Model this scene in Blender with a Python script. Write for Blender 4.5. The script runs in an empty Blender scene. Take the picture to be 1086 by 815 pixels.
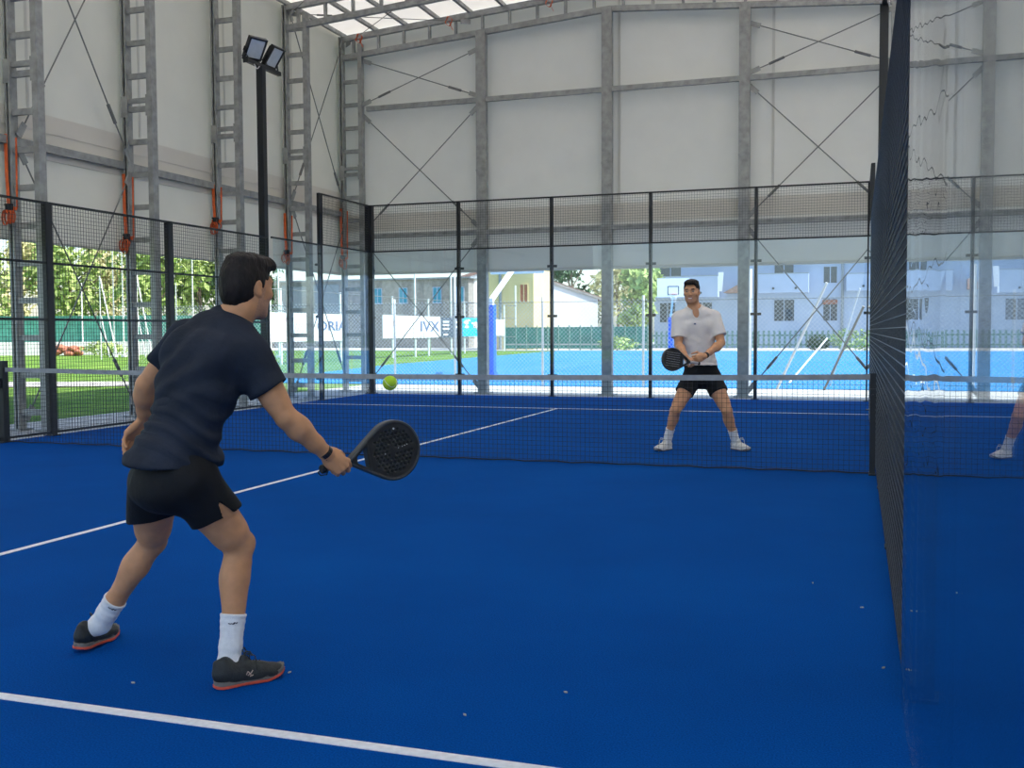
import bpy, math, random
import numpy as np
from mathutils import Vector, Matrix
random.seed(7)
RNG = np.random.default_rng(11)
SC = bpy.context.scene
COL = SC.collection
pi = math.pi

# ------------------------------------------------------------------ camera
W, H = 1086, 815
CAM = np.array([4.8253, -9.8307, 1.3108])
YAW, PITCH, ROLL, FPX = -0.3241, -0.0509, -0.0052, 1090.0
def cam_axes():
    cy, sy = math.cos(YAW), math.sin(YAW); cp, sp = math.cos(PITCH), math.sin(PITCH)
    f = np.array([sy*cp, cy*cp, sp]); r = np.array([cy, -sy, 0.0]); u = np.cross(r, f)
    c, s = math.cos(ROLL), math.sin(ROLL)
    return c*r+s*u, -s*r+c*u, f
CR, CU, CF = cam_axes()
def ray(px, py): return CF + CR*(px-W/2)/FPX - CU*(py-H/2)/FPX
def at(px, py, depth): return CAM + ray(px, py)*depth          # a point seen at a pixel, so many metres ahead
def on(px, py, ax, v):
    d = ray(px, py); i = 'XYZ'.index(ax); t = (v-CAM[i])/d[i]
    return CAM + d*t
cam = bpy.data.cameras.new('camera'); co = bpy.data.objects.new('camera', cam); COL.objects.link(co)
cam.sensor_width = 36; cam.lens = FPX/W*36; cam.clip_start = .03; cam.clip_end = 600
co.matrix_world = Matrix(((CR[0], CU[0], -CF[0], CAM[0]), (CR[1], CU[1], -CF[1], CAM[1]), (CR[2], CU[2], -CF[2], CAM[2]), (0, 0, 0, 1)))
SC.camera = co

# ------------------------------------------------------------------ materials
def lin(c): return tuple(((x/255)/12.92 if x/255 <= .04045 else ((x/255+.055)/1.055)**2.4) for x in c)
def rgba(c): return tuple(c)+(1.0,)
def nodes(name):
    m = bpy.data.materials.new(name); m.use_nodes = True
    nt = m.node_tree; nt.nodes.clear()
    o = nt.nodes.new('ShaderNodeOutputMaterial')
    return m, nt, o
def mat(name, col, rough=.6, metal=0, var=.12, scale=12, bump=0, bscale=None, spec=.5, stretch=(1, 1, 1)):
    """a principled surface whose base colour varies a little with noise"""
    m, nt, o = nodes(name); N = nt.nodes.new; L = nt.links.new
    b = N('ShaderNodeBsdfPrincipled'); b.inputs['Roughness'].default_value = rough; b.inputs['Metallic'].default_value = metal
    b.inputs['Specular IOR Level'].default_value = spec
    tc = N('ShaderNodeTexCoord'); mp = N('ShaderNodeMapping'); mp.inputs['Scale'].default_value = stretch
    L(tc.outputs['Object'], mp.inputs['Vector'])
    n = N('ShaderNodeTexNoise'); n.inputs['Scale'].default_value = scale; n.inputs['Detail'].default_value = 4
    L(mp.outputs[0], n.inputs['Vector'])
    r = N('ShaderNodeValToRGB'); r.color_ramp.elements[0].position = .3; r.color_ramp.elements[1].position = .7
    r.color_ramp.elements[0].color = rgba([x*(1-var) for x in col]); r.color_ramp.elements[1].color = rgba([min(1, x*(1+var)) for x in col])
    L(n.outputs['Fac'], r.inputs['Fac']); L(r.outputs[0], b.inputs['Base Color'])
    if bump:
        n2 = N('ShaderNodeTexNoise'); n2.inputs['Scale'].default_value = bscale or scale*6; n2.inputs['Detail'].default_value = 3
        L(mp.outputs[0], n2.inputs['Vector'])
        bp = N('ShaderNodeBump'); bp.inputs['Strength'].default_value = bump; bp.inputs['Distance'].default_value = .01
        L(n2.outputs['Fac'], bp.inputs['Height']); L(bp.outputs[0], b.inputs['Normal'])
    L(b.outputs[0], o.inputs[0])
    return m
def fabric(name, refl, trans, scale=2.0):
    """tarpaulin that scatters light both ways"""
    m, nt, o = nodes(name); N = nt.nodes.new; L = nt.links.new
    tc = N('ShaderNodeTexCoord'); n = N('ShaderNodeTexNoise'); n.inputs['Scale'].default_value = scale; n.inputs['Detail'].default_value = 5
    L(tc.outputs['Object'], n.inputs['Vector'])
    r = N('ShaderNodeValToRGB'); r.color_ramp.elements[0].color = rgba([x*.93 for x in refl]); r.color_ramp.elements[1].color = rgba([min(1, x*1.05) for x in refl])
    L(n.outputs['Fac'], r.inputs['Fac'])
    d = N('ShaderNodeBsdfDiffuse'); L(r.outputs[0], d.inputs['Color'])
    t = N('ShaderNodeBsdfTranslucent'); t.inputs['Color'].default_value = rgba(trans)
    a = N('ShaderNodeAddShader'); L(d.outputs[0], a.inputs[0]); L(t.outputs[0], a.inputs[1]); L(a.outputs[0], o.inputs[0])
    return m
def glass(name, tint, wave=0.0, ri=1.5):
    """clear pane: each face reflects by Fresnel and lets the rest straight through"""
    m, nt, o = nodes(name); N = nt.nodes.new; L = nt.links.new
    g = N('ShaderNodeNewGeometry'); ior = N('ShaderNodeMapRange')
    ior.inputs['To Min'].default_value = ri; ior.inputs['To Max'].default_value = 1/ri
    L(g.outputs['Backfacing'], ior.inputs['Value'])
    fr = N('ShaderNodeFresnel'); L(ior.outputs[0], fr.inputs['IOR'])
    tr = N('ShaderNodeBsdfTransparent'); tr.inputs['Color'].default_value = rgba(tint)
    gl = N('ShaderNodeBsdfGlossy'); gl.inputs['Roughness'].default_value = 0.0; gl.inputs['Color'].default_value = (.95, .97, 1, 1)
    mx = N('ShaderNodeMixShader'); L(fr.outputs[0], mx.inputs[0]); L(tr.outputs[0], mx.inputs[1]); L(gl.outputs[0], mx.inputs[2])
    if wave:
        tc = N('ShaderNodeTexCoord'); mp = N('ShaderNodeMapping'); mp.inputs['Scale'].default_value = (1, 1.2, 3.2)
        n = N('ShaderNodeTexNoise'); n.inputs['Scale'].default_value = 3.2; n.inputs['Detail'].default_value = 0
        L(tc.outputs['Object'], mp.inputs[0]); L(mp.outputs[0], n.inputs['Vector'])
        bp = N('ShaderNodeBump'); bp.inputs['Strength'].default_value = wave; bp.inputs['Distance'].default_value = .01
        L(n.outputs['Fac'], bp.inputs['Height']); L(bp.outputs[0], gl.inputs['Normal'])
    L(mx.outputs[0], o.inputs[0])
    return m
def turf_mat(name, base, dark, light):
    m, nt, o = nodes(name); N = nt.nodes.new; L = nt.links.new
    tc = N('ShaderNodeTexCoord')
    n1 = N('ShaderNodeTexNoise'); n1.inputs['Scale'].default_value = .55; n1.inputs['Detail'].default_value = 5; n1.inputs['Roughness'].default_value = .6
    n2 = N('ShaderNodeTexNoise'); n2.inputs['Scale'].default_value = 160; n2.inputs['Detail'].default_value = 2
    L(tc.outputs['Object'], n1.inputs['Vector']); L(tc.outputs['Object'], n2.inputs['Vector'])
    r1 = N('ShaderNodeValToRGB'); e = r1.color_ramp.elements; e[0].position = .3; e[1].position = .72
    e[0].color = rgba(dark); e[1].color = rgba(light); k = e.new(.5); k.color = rgba(base)
    L(n1.outputs['Fac'], r1.inputs['Fac'])
    hs = N('ShaderNodeHueSaturation'); mr = N('ShaderNodeMapRange'); mr.inputs['From Min'].default_value = .3; mr.inputs['From Max'].default_value = .7
    mr.inputs['To Min'].default_value = .78; mr.inputs['To Max'].default_value = 1.22
    L(n2.outputs['Fac'], mr.inputs['Value']); L(mr.outputs[0], hs.inputs['Value']); L(r1.outputs[0], hs.inputs['Color'])
    b = N('ShaderNodeBsdfPrincipled'); b.inputs['Roughness'].default_value = .9; b.inputs['Specular IOR Level'].default_value = .03
    L(hs.outputs[0], b.inputs['Base Color'])
    bp = N('ShaderNodeBump'); bp.inputs['Strength'].default_value = .35; bp.inputs['Distance'].default_value = .004
    L(n2.outputs['Fac'], bp.inputs['Height']); L(bp.outputs[0], b.inputs['Normal']); L(b.outputs[0], o.inputs[0])
    return m

M = {}
M['turf'] = turf_mat('blue_turf', (.0, .061, .285), (.0, .053, .25), (.0004, .072, .32))
M['sport'] = turf_mat('sport_blue', (.055, .24, .475), (.048, .22, .445), (.064, .265, .51))
M['grass'] = turf_mat('lawn_green', (.13, .24, .045), (.07, .15, .03), (.22, .33, .07))
M['concrete'] = mat('pale_concrete', (.52, .50, .46), .85, var=.12, scale=3, bump=.2)
M['line'] = mat('white_line', (.72, .74, .78), .8, var=.1, scale=40)
M['black'] = mat('black_paint', (.010, .012, .016), .42, var=.2)
M['wire'] = mat('dark_wire', (.036, .042, .050), .36, metal=.4, var=.2)
M['galv'] = mat('galvanised', (.33, .335, .325), .5, metal=.25, var=.22, scale=9)
M['cable'] = mat('steel_cable', (.20, .20, .19), .5, metal=.4)
M['chain'] = mat('chain_wire', (.62, .66, .70), .45, metal=.2)
M['fabric'] = fabric('wall_fabric', (.71, .685, .635), (.19, .186, .172))
M['strip'] = fabric('fabric_strip', (.66, .63, .57), (.17, .16, .145))
M['roof'] = fabric('roof_fabric', (.55, .545, .52), (.43, .412, .382))
M['seam'] = fabric('fabric_seam', (.60, .585, .54), (.15, .15, .14))
M['glass'] = glass('court_glass', (.90, .955, .985))
M['glass_near'] = glass('court_glass_near', (.72, .76, .78), 0, 1.75)
M['glass_wavy'] = glass('court_glass_wavy', (.72, .76, .78), .12, 1.75)
M['orange'] = mat('orange_strap', (.72, .13, .03), .6, var=.2)
M['net'] = mat('net_cord', (.012, .014, .02), .7)
M['tape'] = mat('net_tape', (.30, .315, .33), .7, var=.15)
M['lens'] = mat('lamp_lens', (.62, .68, .74), .15, var=.05)
M['white'] = mat('white_paint', (.80, .80, .80), .45, var=.05)
M['blue_pad'] = mat('blue_padding', (.005, .13, .78), .5)
M['banner'] = mat('banner_white', (.86, .86, .86), .55, var=.03)
M['navy_ink'] = mat('navy_ink', (.10, .13, .24), .6)
M['red_ink'] = mat('pale_red_ink', (.72, .45, .45), .6)
M['cyan_ink'] = mat('pale_cyan_ink', (.50, .70, .74), .6)
M['cyan'] = mat('cyan_print', (.02, .42, .72), .6)
M['dark_sign'] = mat('dark_sign', (.08, .10, .13), .6)
M['screen'] = mat('green_screen', (.06, .25, .19), .8, var=.25, scale=2)
M['picket'] = mat('picket_green', (.16, .27, .22), .7)
M['house_white'] = mat('house_white', (.80, .79, .77), .9, var=.04, scale=1)
M['plaster_shade_blue'] = mat('shade_blue_plaster', (.41, .49, .62), .9, var=.04, scale=1)  # white plaster with the blue of open shade put into its colour
M['plaster_yellow'] = mat('yellow_plaster', (.80, .63, .33), .9, var=.05, scale=1)
M['stone'] = mat('grey_stone', (.30, .285, .26), .9, var=.2, scale=3)
M['panel_grey'] = mat('grey_cladding', (.26, .30, .32), .7, var=.1)
M['tile'] = mat('roof_tile', (.24, .155, .125), .8, var=.25, scale=6)
M['window'] = mat('window_dark', (.06, .075, .085), .2, var=.3)
M['shutter'] = mat('blue_shutter', (.05, .30, .42), .6)
M['leaf'] = mat('leaf_green', (.33, .43, .13), .75, var=.5, scale=1.2)
M['leaf_dark'] = mat('leaf_dark', (.045, .10, .035), .75, var=.5, scale=1.2)
M['leaf_pale'] = mat('leaf_pale', (.52, .50, .24), .75, var=.4, scale=1.2)
M['bark'] = mat('bark', (.16, .12, .085), .9, var=.3)
M['ball'] = mat('ball_felt', (.50, .78, .04), .9, var=.08, scale=200, bump=.4)
M['red'] = mat('red_paint', (.62, .14, .10), .6)
M['flag_red'] = mat('terracotta', (.45, .16, .09), .7)
M['debris'] = mat('dry_leaf', (.45, .42, .36), .8)

# ------------------------------------------------------------------ mesh builder
class MB:
    def __init__(s): s.v = []; s.f = []; s.mi = []; s.cur = 0
    def add(s, vs, fs):
        o = len(s.v); s.v += [tuple(map(float, p)) for p in vs]
        for f in fs: s.f.append(tuple(i+o for i in f)); s.mi.append(s.cur)
        return s
    def box(s, a, b):
        x0, y0, z0 = a; x1, y1, z1 = b
        return s.add([(x0, y0, z0), (x1, y0, z0), (x1, y1, z0), (x0, y1, z0), (x0, y0, z1), (x1, y0, z1), (x1, y1, z1), (x0, y1, z1)],
                     [(0, 3, 2, 1), (4, 5, 6, 7), (0, 1, 5, 4), (1, 2, 6, 5), (2, 3, 7, 6), (3, 0, 4, 7)])
    def cbox(s, c, d): return s.box([c[i]-d[i]/2 for i in range(3)], [c[i]+d[i]/2 for i in range(3)])
    def bar(s, a, b, w, h=None, up=(0, 0, 1), caps=True):
        a = Vector(a); b = Vector(b); h = h or w; d = (b-a).normalized(); u = Vector(up)
        if abs(d.dot(u)) > .98: u = Vector((0, 1, 0))
        x = d.cross(u).normalized()*w/2; y = x.cross(d).normalized()*h/2
        vs = [a-x-y, a+x-y, a+x+y, a-x+y, b-x-y, b+x-y, b+x+y, b-x+y]
        fs = [(0, 1, 5, 4), (1, 2, 6, 5), (2, 3, 7, 6), (3, 0, 4, 7)]
        if caps: fs += [(3, 2, 1, 0), (4, 5, 6, 7)]
        return s.add(vs, fs)
    def cbar(s, a, b, w, h, up, lip=.02):
        """an open C-profile between two points"""
        a = Vector(a); b = Vector(b); d = (b-a).normalized(); u = Vector(up)
        x = d.cross(u).normalized(); y = x.cross(d).normalized()
        prof = [(-w/2, -h/2), (w/2, -h/2), (w/2, h/2), (-w/2, h/2), (-w/2, h/2-lip), (w/2-.012, h/2-.012), (w/2-.012, -h/2+.012), (-w/2, -h/2+lip)]
        n = len(prof); vs = [a+x*p+y*q for p, q in prof]+[b+x*p+y*q for p, q in prof]
        return s.add(vs, [(i, (i+1) % n, n+(i+1) % n, n+i) for i in range(n)]+[tuple(range(n))[::-1], tuple(range(n, 2*n))])
    def tube(s, pts, r, n=8, caps=True):
        pts = [Vector(p) for p in pts]; rs = r if isinstance(r, (list, tuple)) else [r]*len(pts)
        o = None; vs = []; fs = []
        for i, p in enumerate(pts):
            d = (pts[min(i+1, len(pts)-1)]-pts[max(i-1, 0)]).normalized()
            u = Vector((0, 0, 1)) if abs(d.z) < .95 else Vector((1, 0, 0))
            if o is not None: u = o
            x = (u-d*u.dot(d)).normalized(); o = x; y = d.cross(x)
            vs += [p+(x*math.cos(t)+y*math.sin(t))*rs[i] for t in [2*pi*k/n for k in range(n)]]
        for i in range(len(pts)-1):
            for k in range(n):
                fs.append((i*n+k, i*n+(k+1) % n, (i+1)*n+(k+1) % n, (i+1)*n+k))
        if caps: fs += [tuple(range(n))[::-1], tuple((len(pts)-1)*n+k for k in range(n))]
        return s.add(vs, fs)
    def ribbon(s, pts, side, w, t=.004):
        sd = Vector(side).normalized()
        for a, b in zip(pts[:-1], pts[1:]):
            a = Vector(a); b = Vector(b); d = (b-a).normalized(); nrm = d.cross(sd).normalized()*t/2; x = sd*w/2
            s.add([a-x-nrm, a+x-nrm, a+x+nrm, a-x+nrm, b-x-nrm, b+x-nrm, b+x+nrm, b-x+nrm],
                  [(0, 1, 5, 4), (1, 2, 6, 5), (2, 3, 7, 6), (3, 0, 4, 7), (3, 2, 1, 0), (4, 5, 6, 7)])
        return s
    def sphere(s, c, r, nu=16, nv=10, sc=(1, 1, 1)):
        vs = []; fs = []
        for j in range(nv+1):
            th = pi*j/nv
            for i in range(nu):
                ph = 2*pi*i/nu; vs.append((c[0]+r*sc[0]*math.sin(th)*math.cos(ph), c[1]+r*sc[1]*math.sin(th)*math.sin(ph), c[2]+r*sc[2]*math.cos(th)))
        for j in range(nv):
            for i in range(nu): fs.append((j*nu+i, (j+1)*nu+i, (j+1)*nu+(i+1) % nu, j*nu+(i+1) % nu))
        return s.add(vs, fs)
    def prism(s, pts, off):
        """closed outline pushed along off"""
        n = len(pts); off = Vector(off); P = [Vector(p) for p in pts]
        return s.add(P+[p+off for p in P], [tuple(range(n))[::-1], tuple(range(n, 2*n))]+[(i, (i+1) % n, n+(i+1) % n, n+i) for i in range(n)])

def obj(name, mb, m, parent=None, smooth=False, loc=None, mods=None):
    """link a builder's geometry as one mesh object; world coordinates are kept under a parent"""
    me = bpy.data.meshes.new(name)
    V = np.array(mb.v, float).reshape(-1, 3)
    off = np.array(loc if loc is not None else (0, 0, 0), float)
    base = off.copy()
    p = parent
    if p is not None:
        base = np.array(world_of(p))
    me.from_pydata((V-base if parent is not None else V-off).tolist(), [], mb.f)
    ms = m if isinstance(m, (list, tuple)) else [m]
    for k in ms: me.materials.append(k)
    if len(ms) > 1: me.polygons.foreach_set('material_index', mb.mi)
    if smooth: me.polygons.foreach_set('use_smooth', [True]*len(me.polygons))
    me.update()
    o = bpy.data.objects.new(name, me); COL.objects.link(o)
    if parent is not None: o.parent = parent
    else: o.location = off
    return o
def world_of(o):
    v = Vector((0, 0, 0))
    while o is not None: v += Vector(o.location); o = o.parent
    return v
def tag(o, label, cat, group=None, kind=None):
    o['label'] = label; o['category'] = cat
    if group: o['group'] = group
    if kind: o['kind'] = kind
    return o
def thing(name, label, cat, loc, group=None):
    o = bpy.data.objects.new(name, None); COL.objects.link(o); o.location = loc; o.empty_display_size = .1
    return tag(o, label, cat, group)
def struct(o, label=None, cat=None):
    o['kind'] = 'structure'
    if label: o['label'] = label
    if cat: o['category'] = cat
    return o
ORD = ['first', 'second', 'third', 'fourth', 'fifth', 'sixth', 'seventh', 'eighth', 'ninth', 'tenth']

# ------------------------------------------------------------------ ground and floor
XR = 18.0  # right edge of the hall, including a bay added to shade the floor
struct(obj('floor', MB().box((-5.08, -16, -.06), (XR, 10.12, 0)), M['turf']), 'deep blue artificial turf of the padel court', 'floor')
struct(obj('ground', MB().box((-6.9, -16, -.10), (-5.08, 10.12, -.006)).box((-6.9, 10.12, -.10), (XR+1, 14.0, -.006)), M['concrete']), 'pale concrete apron around the blue court', 'ground')
lawn = MB().box((-160, -40, -.16), (-6.9, 16, -.02)).box((-160, 16, -.16), (90, 160, -.05)).box((XR+1, -40, -.16), (90, 16, -.03))
struct(obj('lawn', lawn, M['grass']), 'green lawn outside the hall', 'lawn')
pA = [on(495, 380, 'Z', 0), on(286, 401, 'Z', 0)]
SX = -30.0
sport = MB().prism([(-10.6, 14.0, -.05), (19, 14.0, -.05), (34, 58, -.05), (-14.4, 58, -.05), (-13.8, 40, -.05), (-13.2, 28, -.05), (-11.5, 17.5, -.05)], (0, 0, .045))
struct(obj('sports_court', sport, M['sport']), 'bright blue outdoor sports court beyond the far wall', 'court')
struct(obj('added_paving', MB().box((-60, 58.6, -.04), (60, 110, -.015)), M['concrete']), 'grey ground added in front of the far buildings against green bounce light', 'added_paving')  # added so that the lawn throws no green light onto the facades
struct(obj('path', MB().prism([on(-60, 411.5, 'Z', 0), on(290, 408, 'Z', 0), on(290, 404.5, 'Z', 0), on(-60, 406, 'Z', 0)], (0, 0, .012)), M['concrete']), 'pale concrete path crossing the lawn', 'path')
def court_line(a, b, label):
    struct(obj('court_line', MB().box(a, b), M['line']), label, 'line')
court_line((-5, -6.975, 0), (4.99, -6.925, .003), 'white service line across the near side of the court')
court_line((-.025, -6.925, 0), (.025, 6.925, .003), 'white centre line running under the net')
court_line((-5, 6.925, 0), (4.99, 6.975, .003), 'white service line beyond the net')

# ------------------------------------------------------------------ enclosure of the padel court
def grid(mb, p0, ex, ez, lx, lz, step=.05, w=.004, side=1):
    """welded wire grid on the rectangle p0 + ex*[0,lx] + ez*[0,lz]"""
    p0 = Vector(p0); ex = Vector(ex); ez = Vector(ez); n = ex.cross(ez)
    k = 1
    while k*step < lx:
        a = p0+ex*k*step; mb.bar(a, a+ez*lz, w, w, n, False); k += 1
    k = 1
    while k*step < lz:
        a = p0+ez*k*step+n*w*side; mb.bar(a, a+ex*lx, w, w, n, False); k += 1
def mesh_panel(p0, ex, lx, z0, z1, label, group, rails=(), side=1, stiles=True):
    t = thing('mesh_panel', label, 'mesh panel', tuple(Vector(p0)+Vector((0, 0, z0))), group)
    g = MB(); ex = Vector(ex); q = Vector(p0)
    grid(g, q+Vector((0, 0, z0)), ex, (0, 0, 1), lx, z1-z0, side=side)
    obj('wire_mesh', g, M['wire'], t)
    n = ex.cross(Vector((0, 0, 1)))
    f = MB()
    if not stiles:
        for z in (z0+.015, z1-.015):
            obj('rail', MB().bar(q+n*.022+Vector((0, 0, z)), q+n*.022+ex*lx+Vector((0, 0, z)), .03, .03), M['black'], t)
        return t
    for z in (z0+.015, z1-.015):
        o_ = n*(0 if stiles else .02)
        f.bar(q+o_+Vector((0, 0, z)), q+o_+ex*lx+Vector((0, 0, z)), .03, .03)
    for s in (.012, lx-.012) if stiles else (): f.bar(q+ex*s+Vector((0, 0, z0)), q+ex*s+Vector((0, 0, z1)), .024, .03, n)
    obj('frame', f, M['black'], t)
    for z in rails:
        obj('rail', MB().bar(q+Vector((0, 0, z)), q+ex*lx+Vector((0, 0, z)), .03, .03), M['black'], t)
    return t
def glass_panel(p0, ex, lx, z0, z1, label, group, m='glass', twist=0):
    ex = Vector(ex); n = ex.cross(Vector((0, 0, 1)))
    a = Vector(p0)+ex*.006; b = Vector(p0)+ex*(lx-.006)
    a = a+n*twist; b = b-n*twist
    mb = MB().bar(a+Vector((0, 0, (z0+z1)/2)), b+Vector((0, 0, (z0+z1)/2)), .012, z1-z0)
    return tag(obj('court_glazing', mb, M[m], loc=tuple((a+b)/2)), label, 'glass panel', group)
def post(x, y, h, label, group, wx=.06, wy=.1, clamps=None, cdir=(1, 0, 0)):
    t = thing('enclosure_post', label, 'post', (x, y, 0), group)
    obj('upright', MB().cbox((x, y, h/2), (wx, wy, h)).cbox((x, y, .006), (wx+.08, wy+.04, .012)), M['black'], t)
    if clamps:
        for z in clamps:
            c = Vector((x, y, z)); d = Vector(cdir)
            nn = d.cross(Vector((0, 0, 1)))
            obj('glass_clamp', MB().bar(c-d*.10-nn*.03, c+d*.10-nn*.03, .035, .05).tube([c-d*.075-nn*.03, c-d*.075-nn*.07], .018).tube([c+d*.075-nn*.03, c+d*.075-nn*.07], .018), M['black'], t)
    return t
FAR = 10.0
CL = (2.62, 1.62, .42)
for i, x in enumerate((-3, -1, 1, 3)):
    post(x, FAR+.05, 4.0, 'slim black post of the far glass wall, %s from its left corner' % ORD[i], 'posts of the far glass wall', .06, .08, CL)
post(-5.03, FAR+.04, 4.0, 'wide black corner post where left and far glass walls meet', 'corner posts', .17, .1, CL)
post(5.03, FAR+.04, 4.0, 'black corner post of the far wall beside the edge-on mesh', 'corner posts', .1, .1, CL)
for i in range(5):
    x = -5+2*i
    glass_panel((x, FAR, 0), (1, 0, 0), 2, 0.01, 3.0, 'clear glass pane of the far wall, %s bay from the left corner' % ORD[i], 'far wall glass panes')
    mesh_panel((x, FAR+.01, 0), (1, 0, 0), 2, 3.0, 4.0, 'black wire mesh above the far glass, %s bay from the left corner' % ORD[i], 'mesh above the far glass')
# left side
for y, nm in ((.84, 'black post of the left mesh fence just beyond the net post'), (3.3, 'black post of the left mesh fence behind the near player')):
    post(-5.04, y, 3.0, nm, 'posts of the left fence', .08, .1)
post(-5.04, 7.92, 4.0, 'tall black post on the left wall where the mesh steps up', 'posts of the left fence', .06, .1, CL, (0, 1, 0))
RL = (2.22, 1.5)
LY = [(-1.6, .8), (.88, 3.26), (3.34, 6.03)]
LN = ['beside the net post at the frame edge', 'just past the net post', 'behind the near player']
for (a, b), nm in zip(LY, LN):
    mesh_panel((-5.02, a, 0), (0, 1, 0), b-a, .03, 3.0, 'black wire mesh panel of the left fence %s' % nm, 'left fence mesh', RL)
glass_panel((-5.0, 6.17, 0), (0, 1, 0), 1.72, .01, 3.0, 'clear left wall glass pane beside the black lamp pole', 'left wall glass panes')
glass_panel((-5.0, 7.96, 0), (0, 1, 0), 2.02, .01, 3.0, 'clear left wall glass pane ending at the far corner', 'left wall glass panes')
mesh_panel((-5.02, 7.96, 0), (0, 1, 0), 2.02, 3.0, 4.0, 'short raised wire mesh on the left wall at the far corner', 'left raised mesh')
obj_top = MB().bar((-5.02, 6.15, 3.0), (-5.02, 7.9, 3.0), .03, .03)
tag(obj('glass_rail', obj_top, M['black']), 'thin black rail along the top of the left glass', 'rail')
# right side
for i, y in enumerate((.84, 3.3)):
    post(5.065, y, 3.0, ['black post of the right mesh fence just past the net', 'black post of the right mesh fence halfway to the lamp pole'][i], 'posts of the right fence', .06, .08)
for i, y in enumerate((-5.96, -3.3, -.84)):
    post(5.065, y, 3.0, ['black post where the near right glass meets the mesh', 'black post of the right mesh fence, second from the glass', 'black post of the right mesh fence just before the net'][i], 'posts of the right fence', .06, .08)
for (a, b), nm in zip([(-5.985, -3.31), (-3.29, -.85), (-.83, .83), (.85, 3.29), (3.31, 6.03)], ['nearest the camera', 'second from the camera', 'beside the net end', 'just past the net', 'running up to the lamp pole']):
    mesh_panel((5.0, a, 0), (0, 1, 0), b-a, .02, 3.0, 'black wire mesh panel of the right fence %s' % nm, 'right fence mesh', (), -1, False)
for a, b, nm in ((6.17, 7.9, 'beside the right lamp pole'), (7.96, 9.98, 'at the right far corner')):
    glass_panel((5.0, a, 0), (0, 1, 0), b-a, .01, 3.0, 'clear right wall glass pane %s' % nm, 'right wall glass panes')
mesh_panel((5.02, 7.96, 0), (0, 1, 0), 2.02, 3.0, 4.0, 'raised wire mesh on the right wall at the far corner', 'right raised mesh')
post(5.04, 7.92, 4.0, 'tall black post on the right wall before the far corner', 'posts of the right fence', .06, .08)
YB = -7.66
glass_panel((5.0, YB+.004, 0), (0, 1, 0), -6.0-YB-.004, .005, 3.0, 'reflecting glass pane at right beside the edge of the wire mesh', 'near right glass panes', 'glass_wavy', .009)
glass_panel((5.0, -9.9, 0), (0, 1, 0), YB-.004+9.9, .005, 3.0, 'reflecting glass pane at right closest to the camera', 'near right glass panes', 'glass_near', .0075)

# net
net = thing('padel_net', 'black padel net with grey top tape across the blue court', 'net', (0, 0, 0))
g = MB(); s = .046
def ntop(x): return .87+.04*(abs(x)/5)**2
x = -4.94
while x < 4.95:
    g.bar((x, 0, .005), (x, 0, ntop(x)-.03), .0028, .0028, (0, 1, 0), False); x += s
z = .03
while z < .86:
    g.bar((-4.95, .003, z), (4.95, .003, z), .0028, .0028, (0, 1, 0), False); z += s
obj('netting', g, M['net'], net)
tp = MB(); N_ = 24
for i in range(N_):
    a = -4.95+9.9*i/N_; b = -4.95+9.9*(i+1)/N_
    tp.bar((a, 0, ntop(a)-.025), (b, 0, ntop(b)-.025), .012, .052)
obj('top_tape', tp, M['tape'], net)
bb = MB(); q = [(-4.95+9.9*i/60, .01*math.sin(i*1.7), .012+.006*math.sin(i*2.3)) for i in range(61)]
bb.tube(q, .007, 6)
obj('bottom_cord', bb, M['net'], net)
for sx in (-1, 1):
    t = thing('net_post', 'black net post at the left end of the net' if sx < 0 else 'black net post at the right end against the mesh', 'net post', (sx*4.97, 0, 0))
    xx = -4.99 if sx < 0 else 4.965
    obj('upright', MB().cbox((xx, 0, .495 if sx < 0 else .46), (.09 if sx < 0 else .05, .09 if sx < 0 else .05, .99 if sx < 0 else .92)), M['black'], t)
    obj('base_plate', MB().cbox((xx, 0, .006), (.13 if sx < 0 else .06, .2, .012)), M['black'], t)
    obj('winch', MB().cbox((xx, -.06, .72), (.05, .05, .12)).tube([(xx, -.085, .72), (xx, -.12, .72)], .015), M['black'], t)

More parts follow.
